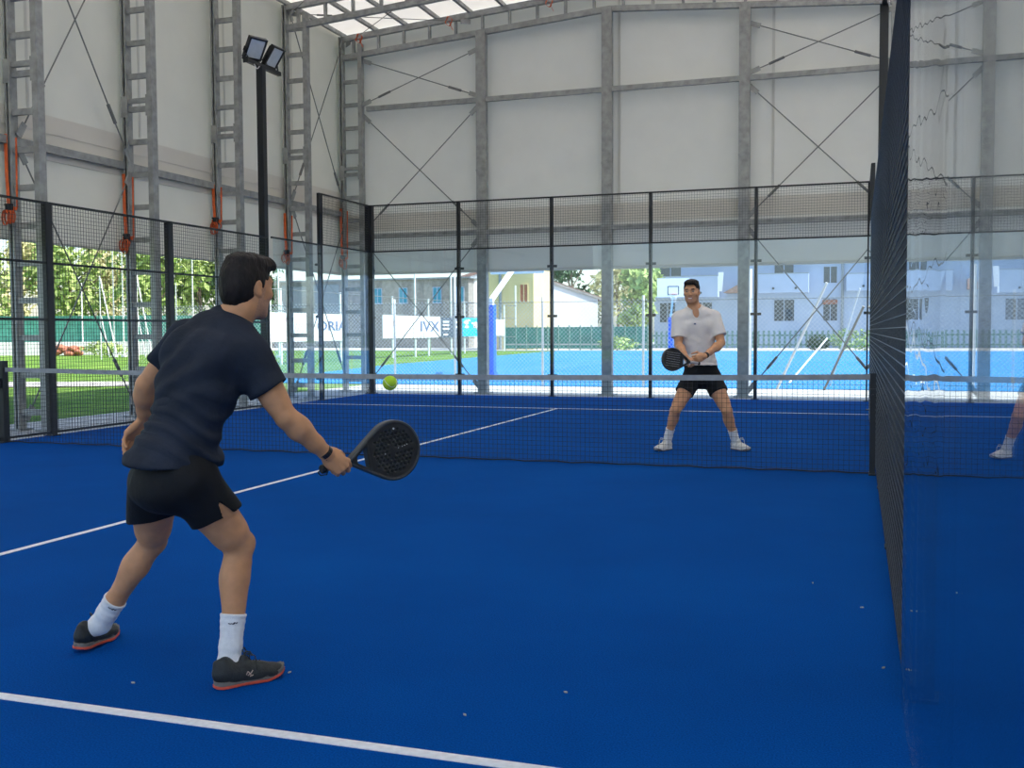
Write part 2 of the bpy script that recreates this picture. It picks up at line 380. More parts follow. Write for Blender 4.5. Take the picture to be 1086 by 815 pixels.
# lamp poles
def lamp_pole(x, y, side, label, heads):
    t = thing('floodlight_pole', label, 'floodlight pole', (x, y, 0))
    obj('pole', MB().cbox((x, y, 2.985), (.12, .12, 5.97)), M['black'], t)
    obj('base_plate', MB().cbox((x, y, .01), (.24, .24, .02)), M['black'], t)
    obj('cross_arm', MB().bar((x, y-.46, 5.985), (x, y+.62, 5.985), .07, .07).bar((x, y-.48, 5.985), (x, y-.46, 5.985), .10, .10), M['black'], t)
    if heads:
        for k, (dy, yw, tl) in enumerate(((-.2, -.42, .62), (.40, -.05, .62))):
            c = Vector((x+.02, y+dy, 6.235))
            R = Matrix.Rotation(yw, 3, 'Z') @ Matrix.Rotation(tl, 3, 'Y')
            def P(v): return c+R@Vector(v)
            def bx(mb, a, b):
                vs = [P((X, Y, Z)) for Z in (a[2], b[2]) for (X, Y) in ((a[0], a[1]), (b[0], a[1]), (b[0], b[1]), (a[0], b[1]))]
                mb.add(vs, [(0, 3, 2, 1), (4, 5, 6, 7), (0, 1, 5, 4), (1, 2, 6, 5), (2, 3, 7, 6), (3, 0, 4, 7)]); return mb
            # housing: a rim round the lens, a back box with fins
            hb = MB(); w, h = .175, .195
            bx(hb, (-.05, -w, -h), (.0, w, h))
            for a, b in (((0, -w, h-.03), (.03, w, h)), ((0, -w, -h), (.03, w, -h+.03)), ((0, -w, -h+.03), (.03, -w+.03, h-.03)), ((0, w-.03, -h+.03), (.03, w, h-.03))): bx(hb, a, b)
            for i in range(7): bx(hb, (-.09, -w+.03+i*.05, -h+.04), (-.05, -w+.04+i*.05, h-.04))
            bx(hb, (-.08, -w*.8, -h-.05), (.03, w*.8, -h))
            hd = obj('lamp_head', hb, M['black'], t)
            obj('lamp_lens', bx(MB(), (.002, -w+.03, -h+.03), (.014, w-.03, h-.03)), M['lens'], hd)
            br = MB()
            for sgn in (-1, 1):
                br.bar(P((-.03, sgn*(w+.012), 0)), P((-.03, sgn*(w+.012), -h*.4)), .03, .008).bar(P((-.03, sgn*(w+.012), -h*.4)), (x, y+dy+sgn*.16, 6.02), .03, .008)
            br.bar((x, y+dy-.16, 6.02), (x, y+dy+.16, 6.02), .03, .01)
            obj('bracket', br, M['black'], t)
    cb = MB(); cb.tube([(x+.06, y-.3+.02*i, 5.945-.06*math.sin(pi*i/8)) for i in range(9)], .007, 6)
    obj('cord', cb, M['white'], t)
    return t
lamp_pole(-5.14, 6.1, 1, 'tall black pole carrying two square floodlights at upper left', True)
lamp_pole(5.14, 6.1, -1, 'tall black lamp pole beside the right mesh fence', False)

# ------------------------------------------------------------------ hall: lattice columns, trusses, gable frame, fabric
XO, XI = -6.02, -5.56
FY = [-1.04, 1.32, 3.66, 6.02, 8.42, 10.78]
EA = 7.62
def ridge_z(x):            # underside of roof skin
    if x > 6: x = 12-x if x <= 12 else x-12
    return 8.32-.075*abs(x)
CN = ['outside the view before the net', 'at the far left edge beside the net post', 'left of the near player', 'behind the near player\'s head', 'just right of the lamp pole', 'in the far left corner']
for k, y in list(enumerate(FY))[1:]:
    t = thing('lattice_column', 'galvanised steel lattice column of the left hall wall, %s' % CN[k], 'lattice column', (XI, y, 0), 'lattice columns of the left wall')
    for xx, up in ((XO, (1, 0, 0)), (XI, (-1, 0, 0))):
        obj('chord', MB().cbar((xx, y, 0), (xx, y, EA if xx == XI else 7.8), .13, .09, up, .03), M['galv'], t)
    z = .25; q = 0
    while z < 7.4:
        big = abs(z-4.75) < .27
        obj('rung', MB().cbox(((XO+XI)/2, y, z), (XI-XO-.02, .06, .08)), M['galv'], t)
        if big:
            for xx in (XO, XI):
                obj('splice_plate', MB().cbox((xx, y-.066, z+.04), (.12, .016, .32)), M['galv'], t)
            obj('rung', MB().cbox(((XO+XI)/2, y, z+.13), (XI-XO-.02, .06, .07)), M['galv'], t)
        z += .505; q += 1
    for xx in (XO, XI): obj('foot_plate', MB().cbox((xx, y, .012), (.22, .24, .024)), M['galv'], t)
# roof trusses over the first bay (left eave to ridge to right valley)
def truss(y, x0, x1, label):
    t = thing('roof_truss', label, 'roof truss', (0, y, 7.6), 'roof trusses')
    for a, b in ((x0, 0), (0, x1)):
        zt = lambda x: ridge_z(x)-.12
        zb = lambda x: ridge_z(x)-.52
        obj('top_chord', MB().bar((a, y, zt(a)), (b, y, zt(b)), .10, .12, (0, 0, 1)), M['galv'], t)
        obj('bottom_chord', MB().bar((a, y, zb(a)), (b, y, zb(b)), .10, .11, (0, 0, 1)), M['galv'], t)
        n = 10
        for i in range(n):
            x = a+(b-a)*(i+.5)/n
            obj('web', MB().bar((x, y, zb(x)), (x, y, zt(x)), .05, .07, (0, 1, 0)), M['galv'], t)
TN = ['roof truss outside the view above the net', 'roof truss outside the view past the net', 'roof truss above the near half, outside the view', 'galvanised roof truss meeting the column left of the lamp pole', 'galvanised roof truss meeting the column right of the lamp pole', 'galvanised roof truss running up along the far gable wall']
for y, nm in list(zip(FY, TN))[3:]: truss(y, XO, 6.0, nm)
PN = ['at the left eave']+['%s from the left eave' % o for o in ORD[1:8]]+['at the ridge']
for i, x in enumerate((-5.98, -5.2, -4.5, -3.75, -3.0, -2.25, -1.5, -.75, 0)):
    tag(obj('roof_purlin', MB().cbar((x, 1, ridge_z(x)-.03), (x, 10.9, ridge_z(x)-.03), .06, .08, (0, 0, 1)), M['galv'], loc=(x, 6, ridge_z(x))), 'long galvanised roof purlin %s' % PN[i], 'purlin', 'roof purlins')
def cable(a, b, r, label, group):
    a = Vector(a); b = Vector(b); d = (b-a)
    t = thing('brace_cable', label, 'brace cable', tuple(a), group)
    obj('cable', MB().tube([a, b], r, 6), M['cable'], t)
    q = a+d*.14; e = d.normalized()
    obj('turnbuckle', MB().tube([q, q+e*.3], r*2.4, 8), M['cable'], t)
    obj('end_plate', MB().bar(a-e*.02, a+e*.2, .02, .09), M['galv'], t)
    obj('end_plate', MB().bar(b-e*.2, b+e*.02, .02, .09), M['galv'], t)
for i in (3, 4):
    y0, y1 = FY[i], FY[i+1]
    for s_ in (0, 1):
        xa, xb = (-5.9, -3.0) if s_ == 0 else (-3.0, -5.9)
        cable((xa, y0, ridge_z(xa)-.25), (xb, y1, ridge_z(xb)-.25), .008, 'thin roof cable in the %s roof bay, slanting %s' % (['second', 'last'][i-3], ['away from the eave', 'back to the eave'][s_]), 'roof brace cables')
# left wall girt, side braces
t = tag(obj('wall_rail', MB().cbar((-6.06, -4, 3.93), (-6.06, 10.85, 3.93), .06, .11, (0, 0, 1)), M['galv'], loc=(-6.06, 3, 3.93)), 'galvanised rail along the left hall wall at mid height', 'wall rail')
XB = -5.95
for (a, b, z0, z1, nm) in ((1.32, 3.66, 4.0, 7.7, 'upper left wall behind the near player'), (8.42, 10.78, 4.0, 7.7, 'upper left wall next to the corner'),
                           (1.32, 3.66, .15, 3.8, 'lower left wall behind the near player'), (8.42, 10.78, .15, 3.8, 'lower left wall next to the corner')):
    cable((XB, a+.05, z0), (XB, b-.05, z1), .011, 'brace cable on the %s, rising away' % nm, 'left wall brace cables')
    cable((XB, b-.05, z0), (XB, a+.05, z1), .011, 'brace cable on the %s, descending away' % nm, 'left wall brace cables')
# far gable frame
GY = 10.78
GX = [-2.74, -.03, 2.70, 5.46]
GN = ['left of the ridge', 'under the roof ridge', 'right of the far player', 'hidden behind the edge-on mesh']
for x, nm in zip(GX, GN):
    t = thing('gable_column', 'galvanised steel column of the far gable wall, %s' % nm, 'column', (x, GY, 0), 'columns of the far gable wall')
    zt = ridge_z(x)-.5
    obj('shaft', MB().cbox((x, GY, zt/2), (.20, .012, zt)).cbox((x-.098, GY, zt/2), (.012, .16, zt)).cbox((x+.098, GY, zt/2), (.012, .16, zt)).cbox((x, GY-.075, zt/2), (.21, .012, zt)), M['galv'], t)
    obj('foot_plate', MB().cbox((x, GY, .012), (.34, .3, .024)), M['galv'], t)
    obj('splice_plate', MB().cbox((x, GY-.085, 4.72), (.215, .012, .05)), M['galv'], t)
xs = [-5.52]+GX+[8.2, 11]
BN = ['left corner bay', 'bay left of the ridge', 'bay right of the ridge', 'bay right of the far player', 'bay behind the edge-on mesh', 'bay past the right wall']
for z, zn in ((6.2, 'upper'), (3.42, 'lower')):
    for a, b, nm in list(zip(xs[:-1], xs[1:], BN))[:5]:
        zz = z
        tag(obj('gable_rail', MB().cbar((a+.1, GY, zz), (b-.1, GY, zz), .08, .10, (0, 0, 1)), M['galv'], loc=((a+b)/2, GY, zz)), '%s galvanised rail of the far gable wall, %s' % (zn, nm), 'wall rail', 'rails of the far gable wall')
for a, b, nm in ((-5.5, -2.84, 'left corner bay'), (2.8, 5.36, 'bay beside the right mesh')):
    for z0, z1, lv in ((6.3, 7.25, 'top'), (3.55, 6.05, 'middle'), (.12, 3.28, 'bottom')):
        cable((a, GY-.02, z0), (b, GY-.02, z1), .011, 'steel brace cable of the far wall, %s, %s, rising right' % (lv, nm), 'far wall brace cables')
        cable((b, GY+.02, z0), (a, GY+.02, z1), .011, 'steel brace cable of the far wall, %s, %s, rising left' % (lv, nm), 'far wall brace cables')
# fabric skins
ZB = 2.62
wl = MB().box((-6.16, -14, ZB), (-6.145, 10.95, 7.9))
wl_o = struct(obj('wall_left', wl, M['fabric']), 'off-white translucent fabric wall on the left', 'wall')
obj('hem_tube', MB().tube([(-6.15, -14, ZB), (-6.15, 10.95, ZB)], .03, 8), M['seam'], wl_o)
obj('fabric_strip', MB().box((-6.143, -14, 3.78), (-6.128, 10.93, 4.42)).box((-6.127, -14, 4.16), (-6.118, 10.93, 4.2)), M['strip'], wl_o)
for y in np.arange(-3, 10.9, 2.36): obj('weld_seam', MB().box((-6.143, y, 4.45), (-6.138, y+.05, 7.9)), M['seam'], wl_o)
gab = [(-6.15, 10.97, ZB), (XR, 10.97, ZB), (XR, 10.97, ridge_z(XR)), (12, 10.97, ridge_z(12)), (6, 10.97, ridge_z(6)), (0, 10.97, ridge_z(0)), (-6.15, 10.97, ridge_z(-6.15))]
wf = struct(obj('wall_far', MB().prism(gab, (0, .015, 0)), M['fabric']), 'off-white translucent fabric of the far gable wall', 'wall')
obj('hem_tube', MB().tube([(-6.15, 10.975, ZB), (XR, 10.975, ZB)], .035, 8), M['seam'], wf)
obj('fabric_strip', MB().box((-6.1, 10.953, 3.56), (XR, 10.965, 3.93)), M['strip'], wf)
for x in (.15, 3.2, 7.0): obj('weld_seam', MB().box((x, 10.955, 3.95), (x+.05, 10.966, ridge_z(x)-.1)), M['seam'], wf)
rf = MB()
for a, b in ((-6.2, 0), (0, 6), (6, 12), (12, XR)):  # the two right-hand spans are added to keep the floor there shaded
    za, zb_ = ridge_z(a)+.03, ridge_z(b)+.03
    rf.prism([(a, -16, za), (b, -16, zb_), (b, 11.1, zb_), (a, 11.1, za)], (0, 0, .01))
struct(obj('ceiling', rf, M['roof']), 'bright translucent fabric roof of the hall', 'ceiling')
struct(obj('added_wall_right', MB().box((XR, -16, 0), (XR+.015, 10.97, ridge_z(XR))), M['fabric']), 'off-white fabric wall added far to the right against the sun', 'wall')  # closes the added bay and keeps the sun out

# orange ratchet straps on the left columns
def strap(y, z0, z1, label, seed):
    r = random.Random(seed); x = XO+.02
    t = thing('ratchet_strap', label, 'ratchet strap', (x, y, z0), 'orange straps on the left columns')
    yy = y-.075
    obj('webbing', MB().ribbon([(x-.05, yy-.01, z1), (x-.045, yy-.012, (z0+z1)/2), (x-.02, yy-.015, z0)], (1, 0, 0), .055)
        .ribbon([(x+.09, yy+.03, z1-.05), (x+.085, yy+.02, z0+.05)], (1, 0, 0), .03).ribbon([(x-.1, yy, z0+.06), (x+.1, yy, z0+.05)], (0, 0, 1), .05), M['orange'], t)
    b = MB()
    for i in range(5):
        a0 = r.uniform(-.06, .06); w = r.uniform(.05, .1); h = r.uniform(.12, .26)
        b.ribbon([(x+a0+w*math.cos(u)*.6, yy-.03-.012*i, z0+.03-h*.5+h*.5*math.sin(u)) for u in [2*pi*k/10 for k in range(11)]], (0, 1, 0), .03)
    obj('loose_tail', b, M['orange'], t)
    obj('ratchet', MB().cbox((x, yy-.03, z0+.05), (.09, .05, .13)).tube([(x-.06, yy-.05, z0+.1), (x+.06, yy-.05, z0+.1)], .012), M['black'], t)
for k, (z0, z1, nm) in enumerate(((2.95, 4.0, 'on the column at the far left edge'), (2.75, 3.8, 'on the column left of the near player'), (3.25, 3.95, 'on the column behind the near player\'s head'), (2.85, 3.7, 'on the column right of the lamp pole'), (2.9, 4.05, 'on the far left corner column'))):
    strap(FY[k+1], z0, z1, 'orange ratchet strap with dangling tail %s' % nm, k)
for k, (x, y, nm) in enumerate(((-5.5, 10.6, 'at the far left corner'), (-3.4, 10.6, 'along the far truss, second from corner'), (-1.2, 10.6, 'along the far truss, third from corner'))):
    z = ridge_z(x)-.22
    tag(obj('strap_knot', MB().ribbon([(x+.07*math.cos(u), y+.03*math.sin(3*u), z+.09*math.sin(u)) for u in [2*pi*i/12 for i in range(13)]], (0, 1, 0), .06).ribbon([(x, y, z), (x+.1, y-.02, z-.2)], (0, 1, 0), .04), M['orange'], loc=(x, y, z)),
        'small orange strap tied to the roof steel %s' % nm, 'strap', 'orange roof ties')

# ------------------------------------------------------------------ outside
def zat(px, py, Y): return on(px, py, 'Y', Y)[2]
def xat(px, Y, py=350): return on(px, py, 'Y', Y)[0]
# chain-link fence right behind the hall
FYY = 14.05
t = thing('chain_link_fence', 'chain-link fence with white posts just behind the far wall', 'fence', (0, FYY, 0))
c = MB(); hgt = 2.05; st = .10
n = int(30/st)
for i in range(-int(hgt/st), n):
    x = -13+i*st
    for sg in (1, -1):
        x0, x1 = (x, x+hgt) if sg > 0 else (x+hgt, x)
        c.bar((x0, FYY+.004*sg, .02), (x1, FYY+.004*sg, .02+hgt), .0055, .0055, (0, 1, 0), False)
obj('chain_link', c, M['chain'], t)
for px in (418, 482, 575, 682, 795, 980, 1075):
    x = xat(px, FYY); h = 2.15 if px not in (482, 795) else 2.7
    obj('fence_post', MB().tube([(x, FYY+.03, 0), (x, FYY+.03, h)], .03 if px != 795 else .045, 8), M['white'], t)
obj('top_wire', MB().tube([(-13, FYY, 2.02), (17, FYY, 2.02)], .006, 6), M['cable'], t)
def pole(a, b, r, label, m='white', group='white braces beyond the far wall'):
    tag(obj('brace_pole', MB().tube([a, b], r, 8), M[m], loc=tuple(a)), label, 'brace pole', group)
q_ = on(824, 412, 'Y', 13.75); q_[2] = 0
pole(q_, on(877, 300, 'Y', 13.2), .03, 'long white pole leaning right behind the far glass beside the player')
a_ = on(838, 400, 'Y', 17); b_ = on(874, 377, 'Y', 17)
pole((a_[0], 16.5, 0), (b_[0], 19.5, b_[2]+.4), .025, 'short low white pole leaning on the blue outdoor court')
q_ = on(874, 411, 'Y', 13.7); q_[2] = 0
pole(q_, on(916, 325, 'Y', 12.4), .025, 'grey pole leaning right near the edge-on mesh', 'cable')
pole(on(880, 410, 'Z', 0), on(912, 306, 'Y', 14.6), .02, 'thin white pole leaning right near the edge-on mesh')
# basketball hoops
def hoop(bx, by, ph, label, dirv, reach, netted=True, arm_up=1.0, r=.12, z0=2.9):
    t = thing('basketball_hoop', label, 'basketball hoop', (bx, by, 0), 'basketball hoops')
    d = Vector(dirv).normalized(); b0 = Vector((bx, by, 0)); n = d.cross(Vector((0, 0, 1)))
    obj('post', MB().cbox((bx, by, (ph+.1)/2), (.12, .12, ph+.1)), M['white'], t)
    obj('padding', MB().cbox((bx, by, .1+ph/2-.1), (2*r, 2*r, ph-.2)).cbox((bx, by, .06), (2*r+.05, 2*r+.05, .1)), M['blue_pad'], t)
    top = b0+Vector((0, 0, ph)); e = top+d*reach+Vector((0, 0, arm_up))
    obj('arm', MB().bar(top-d*.05, e, .1, .14).bar(top+Vector((0, 0, -.12)), top+Vector((0, 0, .1)), .16, .16), M['white'], t)
    if True:
        c_ = Vector((e.x, e.y, 0))+d*.05
        obj('backboard', MB().bar(c_-n*.9+Vector((0, 0, z0+.525)), c_+n*.9+Vector((0, 0, z0+.525)), .03, 1.05), M['white'], t)
        f = MB(); q = c_+d*.02
        for (u0, v0, u1, v1) in ((-.3, .15, .3, .15), (-.3, .6, .3, .6)): f.bar(q+n*u0+Vector((0, 0, z0+v0)), q+n*u1+Vector((0, 0, z0+v1)), .012, .05)
        for u in (-.3, .3): f.bar(q+n*u+Vector((0, 0, z0+.15)), q+n*u+Vector((0, 0, z0+.6)), .05, .012)
        obj('target_square', f, M['dark_sign'], t)
        rc = c_+d*.38+Vector((0, 0, z0+.15))
        obj('rim', MB().tube([rc+(d*math.cos(u)+n*math.sin(u))*.225 for u in [2*pi*k/20 for k in range(21)]], .012, 6).bar(rc-d*.225, c_+Vector((0, 0, z0+.15)), .1, .06), M['red'], t)
        nb = MB()
        for k in range(12):
            u = 2*pi*k/12; u2 = u+.5
            nb.tube([rc+(d*math.cos(u)+n*math.sin(u))*.22, rc+(d*math.cos(u2)+n*math.sin(u2))*.13-Vector((0, 0, .42))], .008, 4)
        if netted: obj('net', nb, M['white'], t)
hb = on(521, 399, 'Z', 0)
hoop(hb[0], hb[1], 2.2, 'blue padded basketball hoop post just beyond the far wall', (.02, 1, 0), 2.3, False, 1.25, .12, 3.14)
h2 = on(711, 371.2, 'Z', 0)
h2x = xat(711.5, 50)
hoop(h2x, 50.0, 2.2, 'distant basketball hoop beside the far player\'s head', (.24, -.97, 0), 1.7, True, 1.2, .13, 3.22)
# banners on the fence behind the left end of the blue court
BX = -18.3
def bp_(px, py): return on(px, py, 'X', BX)
def banner(px0, px1, z0, z1, label, m, deco=None):
    y0, y1 = bp_(px0, 350)[1], bp_(px1, 350)[1]
    t = thing('banner', label, 'banner', (BX, (y0+y1)/2, z0), 'advertising banners on the fence')
    obj('sheet', MB().box((BX-.02, y0, z0), (BX, y1, z1)), M[m], t)
    ey = MB()
    for yy in (y0+.08, y1-.08):
        for zz in (z0+.06, z1-.06): ey.tube([(BX, yy, zz), (BX+.01, yy, zz)], .03, 8)
    obj('eyelets', ey, M['cable'], t)
    if deco: deco(t)
    return t
def text(parent, s, px, py, size, m, wx=1.0):
    cu = bpy.data.curves.new('lettering', 'FONT'); cu.body = s; cu.size = size; cu.extrude = .004; cu.offset = .010; cu.materials.append(M[m])
    tmp = bpy.data.objects.new('lettering', cu); me = bpy.data.meshes.new_from_object(tmp); bpy.data.objects.remove(tmp)
    o = bpy.data.objects.new('lettering', me); COL.objects.link(o); o.parent = parent
    q = bp_(px, py); o.location = Vector((BX+.012, q[1], q[2]))-world_of(parent); o.rotation_euler = (pi/2, 0, pi/2); o.scale = (wx, 1, 1)
    return o
def bpt(px, py): q = bp_(px, py); return (BX+.012, q[1], q[2])
def bline(mb, pa, ya, pb, yb, w=.06): return mb.bar(bpt(pa, ya), bpt(pb, yb), w, .01, (1, 0, 0))
def d1(t):
    text(t, 'ORIA', 336, 350.5, .60, 'navy_ink', 2.0)
    k = MB()
    for i, px in enumerate((312, 315, 318, 321, 324, 327)): bline(k, px, 353-i % 3, px+3.2, 341+i % 2*2)
    obj('logo', k, M['cyan_ink'], t)
    k = MB()
    for i, px in enumerate((290, 294, 297, 301)): bline(k, px, 358-i*2, px+2.5, 346-i*3, .05)
    obj('logo', k, M['red_ink'], t)
banner(283, 366, .93, 2.17, 'long white banner behind the left columns with dark blue letters', 'banner', d1)
def d2(t):
    text(t, 'IVX', 445, 351.5, .82, 'navy_ink', 2.2)
    text(t, '. :', 446, 357, .3, 'navy_ink', 2.4)
    k = MB()
    for px in (414, 418.5, 422):
        c = bp_(px, 343); k.tube([(BX+.012, c[1]+.36*math.cos(u), c[2]+.15*math.sin(u)) for u in [2*pi*i/12 for i in range(13)]], .014, 4)
    bline(k, 408, 357.5, 425, 357.5, .03)
    obj('logo', k, M['red_ink'], t)
    obj('seam', bline(MB(), 438, 336, 438, 359, .05), M['cable'], t)
banner(406, 467.3, 1.0, 2.2, 'white banner with faint red logo and dark letters behind the ball', 'banner', d2)
def d3(t):
    for pa, pb, wa in ((469.5, 476, 341.5), (469.5, 476, 345), (469.5, 476, 349), (470, 475, 355), (481, 486, 342), (481, 486, 347)):
        obj('lettering', bline(MB(), pa, wa, pb, wa, .10), M['banner'], t)
banner(467.9, 489.3, 1.0, 2.18, 'dark grey sign with white lines between two banners', 'dark_sign', d3)
def d4(t):
    w = MB(); rr = random.Random(3)
    for cx, cz, rx, rz in ((494.5, 342, 2.4, 2.2), (497, 340, 1.6, 1), (495, 347, 2.2, 1.4), (501, 343, 1.2, 1), (504.5, 345, 2.8, 2.8), (507.5, 349, 2, 2), (503, 347, 1.4, 1.2), (508, 355, 1.2, .9)):
        w.prism([tuple(bpt(cx+rx*1.15*math.cos(u)*rr.uniform(.6, 1.15), cz-rz*1.15*math.sin(u)*rr.uniform(.6, 1.15))) for u in [2*pi*i/11 for i in range(11)]], (.01, 0, 0))
    obj('world_map', w, M['banner'], t)
banner(490.5, 512, 1.03, 2.2, 'cyan sign with a white world map behind the far glass', 'cyan', d4)
banner(525.5, 535, 1.05, 2.15, 'small white sign just right of the blue padded post', 'banner')
t = thing('banner_fence', 'tall white-posted fence carrying the banners', 'fence', (BX, 42, 0))
for k, px in enumerate((287, 300, 330, 363, 390, 418, 442, 456, 480, 494, 515, 536, 548)):
    y = bp_(px, 350)[1]; h = 4.6 if k % 2 == 0 else 3.2
    obj('fence_post', MB().tube([(BX-.09, y, -.05), (BX-.09, y, h)], .055, 6), M['white'], t)
    if k % 3 == 1: obj('brace', MB().tube([(BX-.12, y, 3.0), (BX-.9, y+2.2, -.05)], .035, 6), M['white'], t)
ya, yb = bp_(283, 350)[1], bp_(549, 350)[1]
for z in (.95, 2.25, 3.15): obj('rail', MB().tube([(BX-.05, ya, z), (BX-.05, yb, z)], .02, 6), M['cable'], t)
# buildings
def window(parent, x0, x1, z0, z1, y, m='window', frame='plaster_shade_blue'):
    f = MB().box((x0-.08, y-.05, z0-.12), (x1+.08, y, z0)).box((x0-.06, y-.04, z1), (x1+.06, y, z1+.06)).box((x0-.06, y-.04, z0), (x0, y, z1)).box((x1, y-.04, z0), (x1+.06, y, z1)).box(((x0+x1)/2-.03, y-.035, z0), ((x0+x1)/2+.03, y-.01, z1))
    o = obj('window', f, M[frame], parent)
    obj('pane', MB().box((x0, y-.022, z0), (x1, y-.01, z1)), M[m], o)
Y0 = 70.0
t = thing('stone_building', 'long low grey stone building with blue windows behind the banners', 'building', (xat(400, Y0), Y0, 0))
x0, x1 = xat(268, Y0), xat(497, Y0); zt = zat(400, 297.5, Y0)
obj('wall', MB().box((x0, Y0, -.1), (x1, Y0+9, zt)), M['stone'], t)
obj('roof', MB().box((x0-.3, Y0-.3, zt), (x1+.3, Y0+9.3, zt+.12)), M['panel_grey'], t)
obj('cladding', MB().box((xat(300, Y0), Y0-.06, 1.6), (xat(360, Y0), Y0, zt-.3)), M['panel_grey'], t)
for pa, pb in ((397, 405), (424, 432), (460, 468), (485, 492)):
    window(t, xat(pa, Y0), xat(pb, Y0), zat(430, 321.5, Y0), zat(430, 306, Y0), Y0, 'shutter')
Y0 = 62.0
t = thing('yellow_house', 'pale yellow house right of the blue padded hoop post', 'house', (xat(540, Y0), Y0, 0))
R8 = .42
x0, x1 = xat(513, Y0), xat(566, Y0)
obj('wall', MB().box((x0, Y0, -.1), (x1, Y0+5, 6.4)), M['plaster_yellow'], t)
obj('roof', MB().prism([(x0-.4, Y0-.4, 6.4), (x1+.4, Y0-.4, 6.4), ((x0+x1)/2, Y0-.4, 7.6)], (0, 5.8, 0)), M['tile'], t)
window(t, xat(552, Y0), xat(559.5, Y0), zat(556, 320, Y0), zat(556, 302, Y0), Y0, 'flag_red', 'plaster_yellow')
obj('downpipe', MB().tube([(xat(531, Y0), Y0-.08, 0), (xat(531, Y0), Y0-.08, 6.3)], .12, 8), M['panel_grey'], t)
# white gabled house, facade turned a little to the right so that the sun grazes it
Y0 = 77.0
t = thing('white_house', 'white gabled house with sloping tiled roof beside the trees', 'house', (xat(600, Y0), Y0, 0))
xr = xat(634, Y0); xm = xat(552, Y0); xl = xm-2.5
zr = zat(634, 317, Y0); zm = zr+(zat(568, 292, Y0)-zat(634, 317, Y0))*(xr-xm)/(xr-xat(568, Y0))
rot = .55
def rt(x, y, z):      # turn about the right front corner
    dx, dy = x-xr, y-Y0
    return (xr+dx*math.cos(rot)-dy*math.sin(rot)*-1*-1, Y0+dx*math.sin(rot)+dy*math.cos(rot), z)
k_ = 1/math.cos(rot)
xm2 = xr-(xr-xm)*k_*1.04; xl2 = xr-(xr-xl)*k_*1.04
obj('wall', MB().prism([rt(xr, Y0, -.1), rt(xr, Y0, zr), rt(xm2, Y0, zm), rt(xl2, Y0, zm-(zm-zr)*(xm2-xl2)/(xr-xm2)), rt(xl2, Y0, -.1)], Vector(rt(xr, Y0+9, 0))-Vector(rt(xr, Y0, 0))), M['house_white'], t)
dv = Vector(rt(xr, Y0+9.8, 0))-Vector(rt(xr, Y0, 0)); ov = Vector(rt(xr, Y0-.12, 0))-Vector(rt(xr, Y0, 0))
for xe in (xr, xl2):
    e_ = Vector(rt(xe+(.5 if xe == xr else -.5), Y0, (zr if xe == xr else zm-(zm-zr)*(xm2-xl2)/(xr-xm2))-.18)); m_ = Vector(rt(xm2, Y0, zm+.02)); up = Vector((0, 0, .26))
    obj('roof', MB().prism([e_+ov, m_+ov, m_+ov+up, e_+ov+up], dv), M['tile'], t)
obj('eaves_board', MB().bar(Vector(rt(xr+.5, Y0-.14, zr-.1)), Vector(rt(xm2, Y0-.14, zm+.1)), .04, .18), M['stone'], t)
# apartment block on the right
Y0 = 70.0
t = thing('apartment_block', 'white apartment block with balconies behind the far player', 'building', (xat(840, Y0), Y0, 0))
xa, xb = xat(694, Y0), xat(960, Y0)
obj('wall', MB().prism([(xa, Y0, -.1), (xb+22, Y0, -.1), (xb+22, Y0, 6.6), (xb, Y0, 6.6), (xa, Y0, 6.6)], (0, 12, 0)), M['plaster_shade_blue'], t)
obj('roof', MB().prism([(xa-.5, Y0-.6, 6.6), (xa-.5, Y0+6, 8.4), (xa-.5, Y0+12.6, 6.6)], (xb-xa+23, 0, 0)), M['tile'], t)
def balcony(pa, pb, py0, py1, dep=1.4, m='plaster_shade_blue'):
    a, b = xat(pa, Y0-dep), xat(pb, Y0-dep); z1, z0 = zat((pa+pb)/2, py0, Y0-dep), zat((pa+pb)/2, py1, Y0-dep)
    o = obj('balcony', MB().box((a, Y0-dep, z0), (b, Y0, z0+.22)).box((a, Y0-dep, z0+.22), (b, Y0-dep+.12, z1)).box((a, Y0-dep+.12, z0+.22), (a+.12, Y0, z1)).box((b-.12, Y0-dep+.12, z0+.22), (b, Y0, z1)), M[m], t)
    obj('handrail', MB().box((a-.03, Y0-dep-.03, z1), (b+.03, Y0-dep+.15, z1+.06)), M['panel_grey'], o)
    dr = MB()
    for q in (.3, .75): dr.tube([(a+(b-a)*q, Y0-dep-.1, z0+.32), (a+(b-a)*q, Y0-dep, z0+.32)], .09, 8)
    obj('drain', dr, M['window'], o)
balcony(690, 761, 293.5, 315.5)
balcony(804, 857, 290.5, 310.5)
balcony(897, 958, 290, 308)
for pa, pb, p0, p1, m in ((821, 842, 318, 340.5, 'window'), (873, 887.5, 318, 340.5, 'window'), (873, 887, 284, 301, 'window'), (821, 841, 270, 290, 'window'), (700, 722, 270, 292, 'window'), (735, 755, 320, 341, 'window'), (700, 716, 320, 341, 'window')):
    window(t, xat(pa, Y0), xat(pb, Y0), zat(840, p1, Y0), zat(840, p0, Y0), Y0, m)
obj('awning', MB().prism([(xat(872, Y0), Y0-.02, zat(880, 318, Y0)), (xat(872, Y0), Y0-.5, zat(880, 323, Y0)), (xat(872, Y0), Y0-.02, zat(880, 320, Y0))], (xat(888, Y0)-xat(872, Y0), 0, 0)), M['flag_red'], t)
obj('downpipe', MB().tube([(xat(893, Y0), Y0-.15, 0), (xat(893, Y0), Y0-.15, 7)], .09, 8), M['panel_grey'], t)
